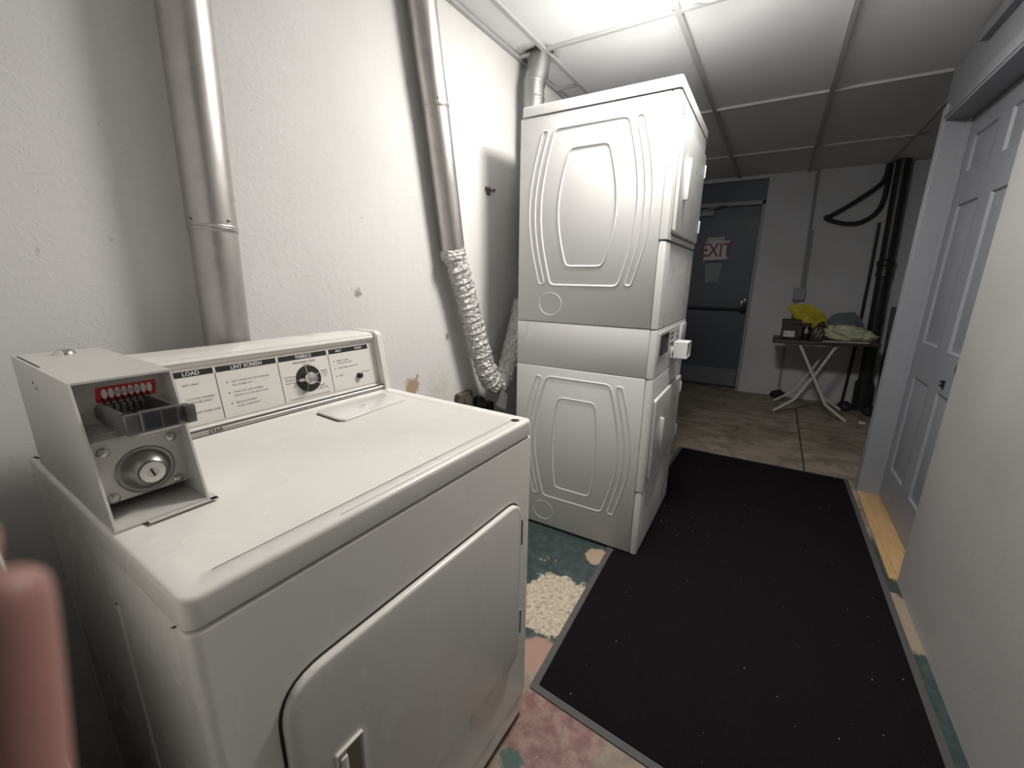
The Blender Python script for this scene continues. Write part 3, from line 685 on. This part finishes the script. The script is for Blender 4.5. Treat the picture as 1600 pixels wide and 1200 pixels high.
# control panel
bm = B(); plate(bm, roundpoly([(.034, .915), (.655, .915), (.655, 1.040), (.034, 1.040)], .006, 3), (-.001, 0, 0), (0, 1, 0), (0, 0, 1), (1, 0, 0), .004, .001); cpn = obj('control_panel', bm, mat('control panel grey', (.60, .60, .60), .35), st)
bm = B(); plate(bm, roundpoly([(.062, .938), (.225, .938), (.225, 1.026), (.062, 1.026)], .004, 2), (.003, 0, 0), (0, 1, 0), (0, 0, 1), (1, 0, 0), .0012); tag(obj('display', bm, M['screen'], cpn), 'black display window')
mbt = mat('button grey', (.12, .12, .125), .4)
for y, z in ((.285, 1.012), (.325, 1.012), (.285, .99), (.325, .99), (.285, .965), (.325, .965), (.42, 1.010), (.42, .985)):
    bm = B(); plate(bm, roundpoly([(y - .014, z - .006), (y + .014, z - .006), (y + .014, z + .006), (y - .014, z + .006)], .003, 2), (.003, 0, 0), (0, 1, 0), (0, 0, 1), (1, 0, 0), .0015); obj('selector_button', bm, mbt, cpn)
bm = B()
for y, z, h in ((.600, 1.008, .024), (.600, .972, .020)): box(bm, (.003, y - .018, z - h / 2), (.006, y + .018, z + h / 2), .001, 1)
obj('coin_slot', bm, M['black_plastic'], cpn)
bm = B(); box(bm, (.0, .300, .893), (.010, .470, .945), .003, 2); box(bm, (.0, .505, .915), (.010, .645, 1.036), .003, 2); obj('tray_plate', bm, M['enamel_front'], st)
bm = B()      # open white coin tray that sticks out
y0, y1, z0, z1, xo, t = .325, .435, .892, .968, .072, .004
for lo, hi in (((.008, y0, z0), (xo, y0 + t, z1)), ((.008, y1 - t, z0), (xo, y1, z1)), ((.008, y0, z0), (xo, y1, z0 + t)), ((.008, y0, z1 - t), (xo, y1, z1)), ((.008, y0, z0), (.014, y1, z1))): box(bm, lo, hi, .001, 1)
obj('coin_tray', bm, mat('bright white plastic', (.80, .80, .80), .35), st)
bm = B(); lathe(bm, [(0, .003), (.012, .003), (.013, 0)], (.010, .318, .918), (1, 0, 0), 16); obj('tray_lock', bm, M['steel_dark'], st)
for (x, y) in ((-.05, .05), (-.05, SW - .05), (-SD + .05, .05), (-SD + .05, SW - .05)):
    zf = .0075 if x > -.1 else 0.
    bm = B(); lathe(bm, [(0, zf), (.020, zf), (.020, zf + .003), (.010, zf + .0035), (.010, .013), (0, .013)], (x, y, 0), n=14); obj('levelling_foot', bm, M['black_plastic'], st)

# ================================================================== EXHAUST DUCTS
def seam_ring(bm, c, d, R):
    d = Vector(d).normalized(); c = Vector(c)
    lathe(bm, [(R, -.012), (R + .0012, -.010), (R + .0018, -.004), (R + .0004, -.002), (R + .0020, .001), (R + .0004, .004), (R, .006)], c, d, 32)
R = .0508
du = tag(empty('exhaust_duct', (.072, .545, 0)), 'straight galvanised duct rising behind the foreground coin dryer', 'duct', 'exhaust ducts on the left wall')
def rel(bm, o):
    for v in bm.verts: v.co -= o.location
    return bm
A0, A1 = Vector((.072, .535, .62)), Vector((.072, .568, H + .010)); J = A0 + (A1 - A0) * ((1.36 - .62) / (H - .62))
bm = B(); tube(bm, [A0, J], R, 36); obj('lower_pipe', rel(bm, du), M['duct'], du)
bm = B(); tube(bm, [J, A1], R + .0012, 36); obj('upper_pipe', rel(bm, du), M['duct'], du)
bm = B(); seam_ring(bm, J, A1 - A0, R + .0008); obj('crimped_joint', rel(bm, du), M['duct'], du)
for ang in (-75, 15, 170):
    d = Vector((math.cos(math.radians(ang)), math.sin(math.radians(ang)), 0)); bm = B(); lathe(bm, [(0, .005), (.003, .004), (.0035, 0)], J + Vector((0, 0, .014)) + d * R, d, 8); obj('joint_screw', rel(bm, du), M['steel_dark'], du)

du2 = tag(empty('exhaust_duct', (.062, 1.45, 0)), 'galvanised duct ending in crinkled foil hose beside the stacked dryer', 'duct', 'exhaust ducts on the left wall')
Q = [Vector((.062, 1.318, H + .01)), Vector((.062, 1.336, 2.20)), Vector((.062, 1.372, 1.985)), Vector((.062, 1.483, 1.352))]
Qj = Vector((.062, 1.394, 1.88)); ax2 = (Q[3] - Q[2]).normalized()
bm = B(); tube(bm, [Q[0], Q[1], Q[2], Qj], R + .001, 32); obj('upper_pipe', rel(bm, du2), M['duct'], du2)
bm = B(); tube(bm, [Qj, Q[3] + ax2 * .03], R, 32); obj('lower_pipe', rel(bm, du2), M['duct'], du2)
bm = B(); seam_ring(bm, Qj, Q[3] - Q[2], R + .0006); obj('crimped_joint', rel(bm, du2), M['duct'], du2)
bm = B(); seam_ring(bm, Q[1], Q[1] - Q[2], R + .001); obj('crimped_joint', rel(bm, du2), M['duct'], du2)
bm = B(); lathe(bm, [(0, .005), (.003, .004), (.0035, 0)], Qj + Vector((.04, -.032, .015)), (.8, -.6, 0), 8); obj('joint_screw', rel(bm, du2), M['steel_dark'], du2)
path = spline([Q[3] + Vector((0, -.003, .012)), (.066, 1.537, 1.225), (.076, 1.595, 1.05), (.088, 1.655, .875), (.098, 1.705, .762), (.104, 1.765, .715), (.106, 1.838, .755), (.106, 1.905, .88), (.106, 1.965, 1.01), (.108, 2.01, 1.13)], 40)
# resample at constant pitch, corrugate and crinkle
pts = [path[0]]; acc = 0
for a, b in zip(path, path[1:]):
    d = (b - a).length; acc += d
    if acc >= .0042: pts.append(b.copy()); acc = 0
rad = [.0520 + .0040 * (1 - 2 * abs(math.sin(i * PI / 6.5)) ** .6) for i in range(len(pts))]
bm = B(); tube(bm, pts, rad, 40)
for v in bm.verts:
    n = mnoise.noise_vector(v.co * 95) * .0022 + mnoise.noise_vector(v.co * 38) * .0026; v.co += n
obj('flexible_hose', rel(bm, du2), M['foil'], du2, smooth=28)
bm = B(); cpos = Q[3] + ax2 * .008; ad = ax2
lathe(bm, [(.0535, -.022), (.0560, -.018), (.0550, -.008), (.0585, -.003), (.0560, .003), (.0565, .012), (.0540, .018)], cpos, ad, 40)
for v in bm.verts: v.co += mnoise.noise_vector(v.co * 120) * .0018
obj('foil_collar', rel(bm, du2), M['foil'], du2, smooth=28)
bm = B(); c = Vector((.168, 1.722, .650)); e1 = Vector((.05, .46, .88)).normalized(); e2 = Vector((.05, .88, -.46)).normalized()
vs = [bm.verts.new(c + e1 * a + e2 * b + Vector((cc, 0, 0))) for a, b, cc in ((-.035, -.045, 0), (.045, -.040, .004), (.040, .045, -.006), (-.040, .040, .004))]
f = bm.faces.new(vs); bmesh.ops.solidify(bm, geom=[f], thickness=.001); obj('tape_flap', rel(bm, du2), mat('foil tape', (.55, .55, .55), .4, .5), du2)

du3 = tag(empty('exhaust_duct', (.10, 2.105, 0)), 'short dull duct elbow between the stacked dryer and the ceiling', 'duct', 'exhaust ducts on the left wall')
bm = B(); tube(bm, [(.10, 2.095, 1.30), (.10, 2.095, 2.115)], R, 32); obj('lower_pipe', rel(bm, du3), M['duct_dull'], du3)
bm = B(); tube(bm, [(.10, 2.095, 2.113), (.10, 2.095, 2.185), (.108, 2.112, 2.235), (.112, 2.122, 2.318)], [R + .001, R + .001, R + .004, R + .004], 32); obj('elbow', rel(bm, du3), M['duct_dull'], du3)
bm = B(); seam_ring(bm, (.10, 2.095, 2.12), (0, 0, 1), R + .001); obj('crimped_joint', rel(bm, du3), M['duct_dull'], du3)
bm = B(); seam_ring(bm, (.1005, 2.097, 2.19), (0, .2, 1), R + .002); obj('crimped_joint', rel(bm, du3), M['duct_dull'], du3)
# ragged cut-out in the ceiling tile round this duct
bm = B(); k = 26
o1 = []; 
for q in range(k):
    a = q / k * 2 * PI; rr = .066 + .012 * mnoise.noise(Vector((math.cos(a) * 2, math.sin(a) * 2, 3))) + (.016 if q % 7 == 0 else 0)
    o1.append(Vector((.110 + rr * math.cos(a), 2.118 + rr * math.sin(a))))
plate(bm, o1, (0, 0, H + .0125), (1, 0, 0), (0, 1, 0), (0, 0, -1), .003); struct('trim_5', bm, M['dark_gap'], 'ragged dark hole cut in the ceiling tile round the duct', 'ceiling hole')

# utility thing behind the dryer: grimy outlet box with a plug
ob = tag(empty('outlet_box', (.0, 1.62, .62)), 'grimy brown outlet box with black plug on the wall under the foil hose', 'outlet')
bm = B(); box(bm, (.0, 1.545, .50), (.034, 1.655, .700), .010, 3); box(bm, (.034, 1.585, .53), (.040, 1.645, .675), .004, 2); obj('box_body', rel(bm, ob), M['brown_box'], ob)
bm = B(); lathe(bm, [(.030, 0), (.032, .02), (.026, .032), (0, .034)], (.036, 1.690, .632), (1, -.3, .2), 20); box(bm, (.0, 1.675, .50), (.045, 1.83, .60), .006, 2); obj('plug', rel(bm, ob), M['black_plastic'], ob)
bm = B(); tube(bm, spline([(.05, 1.70, .625), (.085, 1.74, .53), (.09, 1.80, .40), (.05, 1.85, .25)], 8), .008, 10); obj('cord', rel(bm, ob), M['black_plastic'], ob)
# small rusty bracket on the wall
bm = B(); Y0, Zc = 1.838, 1.665
box(bm, (0, Y0 - .030, Zc - .008), (.006, Y0 + .012, Zc + .012), .002, 1); box(bm, (0, Y0 - .018, Zc - .024), (.005, Y0 + .014, Zc - .008), .002, 1)
tube(bm, spline([(.004, Y0 + .005, Zc), (.012, Y0 + .030, Zc + .004), (.010, Y0 + .042, Zc + .010), (.008, Y0 + .038, Zc - .004)], 5), .0035, 8); tube(bm, [(.004, Y0 - .02, Zc), (.018, Y0 - .028, Zc - .002)], .003, 8)
tag(obj('wall_bracket', bm, M['rust']), 'small rusty bracket stub on the white wall by the stacked dryer', 'bracket')

# ================================================================== DOORMAT
dm = tag(empty('floor_mat', (1.3, 2.0, 0)), 'long black carpet mat with grey rubber edge down the corridor', 'mat')
ML, MR, MN, MF = .778, 1.852, .905, 3.285
outl = roundpoly([(ML, MN + .03), (1.152, MN), (1.858, MN - .05), (1.838, MF + .012), (.800, MF - .012), (.755, 1.70)], [.01] * 6, 3)
bm = B(); plate(bm, outl, (0, 0, .0005), (1, 0, 0), (0, 1, 0), (0, 0, 1), .0035, .001); obj('rubber_edge', rel(bm, dm), M['rubber'], dm)
inn2 = roundpoly(inset2([Vector(p) for p in ((ML, MN + .03), (1.152, MN), (1.858, MN - .05), (1.838, MF + .012), (.800, MF - .012), (.755, 1.70))], .024), .008, 3); bm = B(); plate(bm, inn2, (0, 0, .0030), (1, 0, 0), (0, 1, 0), (0, 0, 1), .0045, .002); obj('carpet_pile', rel(bm, dm), M['carpet'], dm)

# ================================================================== FAR END: pipes, conduit, table
pi_ = tag(empty('drain_pipe', (2.15, 5.35, 0)), 'thick black cast-iron pipe standing against the end wall', 'pipe')
P0, P1 = Vector((2.160, 5.35, .0)), Vector((2.080, 5.35, H)); pd = (P1 - P0).normalized()
bm = B(); tube(bm, [P0, P1], .055, 24); obj('pipe_shaft', rel(bm, pi_), M['iron'], pi_)
bm = B(); c = P0 + pd * 1.40; lathe(bm, [(.055, -.10), (.064, -.095), (.064, -.075), (.060, -.06), (.060, .0), (.068, .01), (.068, .045), (.058, .055), (.055, .06)], c, pd, 24); obj('hub_joint', rel(bm, pi_), M['iron'], pi_)
bm = B(); lathe(bm, [(.055, .30), (.075, .28), (.075, .02), (.095, .0), (0, 0)], P0, pd, 24); obj('base_hub', rel(bm, pi_), M['iron'], pi_)
bm = B(); tube(bm, [(2.016, 5.432, 0), (2.030, 5.432, .55), (2.022, 5.432, 1.30), (2.010, 5.432, 1.80)], .013, 12); tag(obj('thin_pipe', bm, M['iron']), 'thin black pipe just left of the thick cast-iron pipe', 'pipe')
bm = B(); tube(bm, spline([(1.985, 5.40, 2.30), (1.965, 5.40, 2.15), (1.80, 5.40, 2.00), (1.63, 5.41, 1.885), (1.585, 5.41, 1.865), (1.63, 5.41, 1.835), (1.75, 5.41, 1.80), (1.86, 5.41, 1.805), (1.955, 5.41, 1.87), (1.995, 5.41, 1.96), (2.005, 5.41, 2.08), (2.002, 5.41, 2.30)], 8), .019, 10)
tag(obj('hose_loop', bm, M['hose_black']), 'black hose looped in a triangle on the end wall near the ceiling', 'hose')
jb = tag(empty('junction_box', (1.48, L, 1.115)), 'grey junction box with conduit on the end wall above the table', 'junction box')
bm = B(); box(bm, (1.425, L - .055, 1.062), (1.525, L, 1.178), .006, 2); obj('box_body', rel(bm, jb), M['frame_grey'], jb)
bm = B(); box(bm, (1.421, L - .060, 1.058), (1.529, L - .054, 1.182), .003, 1); obj('box_cover', rel(bm, jb), M['frame_grey'], jb)
bm = B(); tube(bm, [(1.488, L - .025, 1.178), (1.462, L - .025, 2.10), (1.455, L - .025, H)], .013, 10); tube(bm, [(1.515, L - .02, 1.178), (1.50, L - .02, 1.75)], .008, 8); obj('conduit', rel(bm, jb), M['frame_grey'], jb)
bm = B()
for x, e in ((1.445, 1.45), (1.470, 1.50), (1.50, 1.47)): tube(bm, spline([(x, L - .03, 1.06), (x + .01, L - .05, .98), (e, L - .06, .88), (e + .02, L - .04, .70)], 6), .006, 8)
obj('cables', rel(bm, jb), M['frame_grey'], jb)
bm = B(); tube(bm, [(1.445, L - .02, .0), (1.43, L - .02, .55)], .010, 8); tag(obj('wall_cable', bm, M['frame_grey']), 'grey cable running down the end wall under the table', 'cable')
gb = B(); X = Matrix.Translation((2.312, 5.40, .002)) @ Matrix.Rotation(math.radians(-2), 4, 'Y') @ Matrix.Rotation(math.radians(-2.2), 4, 'X'); box(gb, (-.035, -.03, 0), (.035, .03, 1.02), .006, 2, X); tag(obj('leaning_board', gb, M['green_board']), 'dark green board leaning behind the black pipe', 'board')

tb = tag(empty('side_table', (1.70, 4.93, 0)), 'dark folding table with crossed white tube legs at the end wall', 'table')
bm = B(); X = Matrix.Translation((1.705, 4.93, .708)) @ Matrix.Rotation(math.radians(-2.2), 4, 'Y')
box(bm, (-.400, -.215, -.016), (.400, .215, .012), .006, 2, X); obj('tabletop', rel(bm, tb), M['table_wood'], tb)
def leg(pts, nm='leg'):
    bm = B(); tube(bm, pts, .0125, 12); obj(nm, rel(bm, tb), M['leg_white'], tb)
for (y, ye) in ((4.76, 4.715), (5.10, 5.14)):
    dy = (ye - y)
    leg([(1.520, y, .693), (1.66, y, .42), (1.805, y, .135), (1.975, ye, .0125)])
    leg([(1.815, y + .028, .705), (1.70, y + .028, .42), (1.565, y + .028, .140), (1.407, ye + .01, .0125)])
for x, z in ((1.535, .665), (1.80, .672)):
    leg([(x, 4.76, z), (x, 5.12, z)], 'cross_bar')

TZ = .722
def tz(x): return .708 + .012 + (x - 1.705) * math.tan(math.radians(2.2)) + .001
# carton with a white label
bx_ = tag(empty('carton', (1.45, 4.92, tz(1.45))), 'dark carton with a white label at the left end of the table', 'box')
bm = B(); z = tz(1.45); box(bm, (1.365, 4.86, z + .003), (1.515, 4.99, z + .175), .003, 1); box(bm, (1.360, 4.855, z + .145), (1.520, 4.995, z + .180), .003, 1); obj('carton_body', rel(bm, bx_), M['carton'], bx_)
bm = B(); box(bm, (1.385, 4.8585, z + .02), (1.475, 4.8598, z + .075)); tag(obj('label_patch', rel(bm, bx_), M['paper'], bx_), 'white label patch')
bm = B(); text(bm, 'No 25', .030, (1.43, 4.8583, z + .047), (1, 0, 0), (0, 0, 1)); obj('label_print', rel(bm, bx_), M['ink_soft'], bx_)
jr = tag(empty('jar', (1.565, 4.86, tz(1.565) + .003)), 'black jar with a pale mark beside the labelled carton', 'jar')
bm = B(); z = tz(1.565) + .003; lathe(bm, [(0, 0), (.036, 0), (.038, .01), (.038, .10), (.030, .115), (.030, .118), (0, .118)], (1.565, 4.86, z), n=20); obj('jar_body', rel(bm, jr), M['black_plastic'], jr)
bm = B(); lathe(bm, [(.032, .118), (.033, .145), (.030, .150), (0, .150)], (1.565, 4.86, z), n=20); obj('jar_lid', rel(bm, jr), M['carton'], jr)
bm = B(); lathe(bm, [(.0385, .055), (.0388, .06), (.0388, .10), (.0385, .102)], (1.565, 4.86, z), n=20); obj('jar_label', rel(bm, jr), M['paper'], jr) if False else bm.free()
bm = B(); lathe(bm, [(.012, 0), (.016, .0006), (.010, .0008)], (1.563, 4.8215, z + .075), (0, -1, 0), 14); obj('jar_mark', rel(bm, jr), M['paper'], jr)
bm = B(); z = tz(1.65); box(bm, (1.615, 4.80, z + .001), (1.690, 4.855, z + .125), .004, 1, None); pk = tag(empty('packet', (1.65, 4.88, z)), 'dark packet with white scribbles in front of the yellow bag', 'packet'); obj('packet_body', rel(bm, pk), M['carton'], pk)
bm = B()
for a in range(7):
    x0 = 1.622 + a * .010; tube(bm, [(x0, 4.7992, z + .06 + .03 * math.sin(a * 2.1)), (x0 + .016, 4.7992, z + .085 + .03 * math.cos(a * 1.7))], .0022, 6)
obj('packet_print', rel(bm, pk), M['paper'], pk)
def lump(name, m, c, s, seed, amp, lab, cat, rot=(0, 0, 0), freq=2.2, flat=None, sub=4):
    bm = B(); bmesh.ops.create_icosphere(bm, subdivisions=sub, radius=1)
    for v in bm.verts:
        n = mnoise.fractal(v.co * freq + Vector((seed, seed * 2, 0)), .8, 2.2, 4); r = 1 + amp * n + amp * .6 * abs(mnoise.noise(v.co * freq * 2.5 + Vector((seed, 0, 9))))
        v.co *= r; v.co = Vector((v.co.x * s[0], v.co.y * s[1], v.co.z * s[2]))
    R3 = Euler([math.radians(a) for a in rot]).to_matrix()
    for v in bm.verts:
        v.co = R3 @ v.co + Vector(c)
        if flat is not None:
            f = flat(v.co.x) if callable(flat) else flat
            if v.co.z < f: v.co.z = f + (f - v.co.z) * .004
    return tag(obj(name, bm, m, smooth=40), lab, cat)
lump('plastic_bag', M['yellow'], (1.575, 5.035, .915), (.165, .040, .085), 3.1, .42, 'crumpled yellow bag propped behind the carton on the table', 'bag', (0, 33, 0), 1.5, lambda x: tz(x) + .0)
lump('cloth_pile', M['slate_cloth'], (1.87, 5.108, .850), (.130, .026, .110), 8.3, .22, 'slate blue cloth bundle behind the pale green plastic', 'cloth', (0, 8, 0), 1.6, lambda x: tz(x) + .0)
lump('plastic_sheet', M['pale_green'], (1.895, 4.945, .775), (.185, .085, .080), 5.7, .34, 'crumpled pale green plastic with dark print on the table', 'plastic sheet', (0, 6, 0), 2.4, lambda x: tz(x) + .004)
lump('rag', mat('brown rag', (.06, .04, .03), .9), (1.675, 4.945, .85), (.026, .018, .04), 2.2, .3, 'dark brown rag between the yellow bag and the plastic', 'rag', (0, 38, 0), 2.2, lambda x: tz(x) + .0, 3)
bm = B(); X = Matrix.Translation((1.86, 4.755, tz(1.86) + .0025)) @ Matrix.Rotation(math.radians(-2.2), 4, 'Y'); box(bm, (-.165, -.035, -.0015), (.165, .035, .0015), 0, 1, X); tag(obj('paper_sheet', bm, M['paper']), 'flat white paper lying along the front of the table', 'paper')
# clutter at the pipe foot
lump('dark_bundle', M['hose_black'], (2.01, 5.20, .045), (.05, .07, .05), 4.4, .25, 'small black bundle on the floor left of the thick pipe foot', 'bundle', (0, 0, 20), 1.8, .001, 3)
lump('dark_bundle', M['hose_black'], (2.20, 5.13, .045), (.06, .07, .055), 6.4, .25, 'small black bundle on the floor right of the thick pipe foot', 'bundle', (0, 0, -15), 1.8, .001, 3)
lump('rag', mat('black rag', (.02, .018, .016), .9), (1.44, 5.37, .035), (.07, .05, .045), 1.3, .3, 'small black rag on the floor against the end wall', 'rag', (0, 0, 0), 2.0, .001, 3)
bm = B(); box(bm, (2.075, 4.75, .001), (2.125, 4.79, .018), .006, 2); tag(obj('paper_scrap', bm, M['paper']), 'white paper scrap on the floor by the door casing', 'scrap')

# floor seam
bm = B(); box(bm, (1.597, 3.29, 0), (1.609, 5.0, .003), .001, 1); struct('trim_6', bm, mat('floor joint', (.06, .05, .045), .8), 'dark joint line in the far concrete floor', 'floor joint')

# ================================================================== CAMERA
f_px = 658.6547
cd = bpy.data.cameras.new('camera'); cam = bpy.data.objects.new('camera', cd); col.objects.link(cam)
cd.sensor_width = 36; cd.sensor_fit = 'HORIZONTAL'; cd.lens = f_px / 1600 * 36; cd.clip_start = .01; cd.clip_end = 60
yaw, pitch, roll = math.radians(31.3098), math.radians(14.2849), math.radians(.7768)
fw = Vector((-math.sin(yaw) * math.cos(pitch), math.cos(yaw) * math.cos(pitch), -math.sin(pitch))); rt = Vector((math.cos(yaw), math.sin(yaw), 0)); up = rt.cross(fw)
r2 = rt * math.cos(roll) + up * math.sin(roll); u2 = up * math.cos(roll) - rt * math.sin(roll)
mw = Matrix((r2, u2, -fw)).transposed().to_4x4(); mw.translation = Vector((1.2686, 0, 1.257)); cam.matrix_world = mw
cd.dof.use_dof = True; cd.dof.focus_distance = 1.1; cd.dof.aperture_fstop = 5.6
scene.camera = cam

# ================================================================== PERSON: the hand beside the lens
V = [(1.121, -.026, 1.058), (1.122, -.045, 1.018), (1.140, -.105, .955), (1.165, -.17, .89)]
Rv = [.020, .017, .022, .027]; Ed = [(0, 1), (1, 2), (2, 3)]
HO = Vector((.0579, -.0058, .0322))
def finger(pts, rs, root=0):
    p = root
    for q, r_ in zip(pts, rs): V.append(q); Rv.append(r_); Ed.append((p, len(V) - 1)); p = len(V) - 1
finger([(1.1295, -.008, 1.096), (1.1311, -.001, 1.1207), (1.1301, .0033, 1.1454), (1.1268, .0065, 1.163), (1.1232, .0095, 1.1795), (1.1218, .0103, 1.1845)], [.0115, .0095, .0086, .0082, .0076, .0066])
finger([(1.113, -.018, 1.095), (1.112, -.012, 1.124), (1.110, -.004, 1.152), (1.106, .004, 1.172), (1.103, .010, 1.188)], [.0115, .0095, .0088, .0082, .0070])
finger([(1.098, -.029, 1.090), (1.096, -.022, 1.116), (1.093, -.012, 1.142), (1.089, -.002, 1.160), (1.087, .005, 1.173)], [.011, .0092, .0084, .0078, .0066])
finger([(1.086, -.040, 1.081), (1.082, -.034, 1.102), (1.079, -.024, 1.122), (1.076, -.015, 1.136), (1.075, -.009, 1.146)], [.010, .0082, .0074, .0068, .0058])
finger([(1.142, -.022, 1.058), (1.160, -.008, 1.072), (1.170, .004, 1.088), (1.174, .010, 1.098)], [.0125, .0105, .0094, .0078], 0)
me = bpy.data.meshes.new('person'); me.from_pydata([Vector(q) + HO for q in V], Ed, []); person = bpy.data.objects.new('person', me); col.objects.link(person)
sk = person.modifiers.new('skin', 'SKIN'); sk.use_smooth_shade = True; sk.branch_smoothing = .6
for i, r_ in enumerate(Rv): me.skin_vertices[0].data[i].radius = (r_, r_); me.skin_vertices[0].data[i].use_root = (i == 0)
ss_ = person.modifiers.new('subdivision', 'SUBSURF'); ss_.levels = 2; ss_.render_levels = 2
me.materials.append(M['skin'])
tag(person, 'person holding a bare hand by the lens, one blurred pink fingertip at lower left', 'person')

# ================================================================== WORLD / VIEW
w = bpy.data.worlds.new('world'); scene.world = w; w.use_nodes = True
w.node_tree.nodes['Background'].inputs[0].default_value = (.5, .55, .65, 1); w.node_tree.nodes['Background'].inputs[1].default_value = .02
vs_ = scene.view_settings; vs_.view_transform = 'Standard'; vs_.look = 'None'; vs_.gamma = 1; vs_.use_curve_mapping = False; vs_.exposure = 0.17
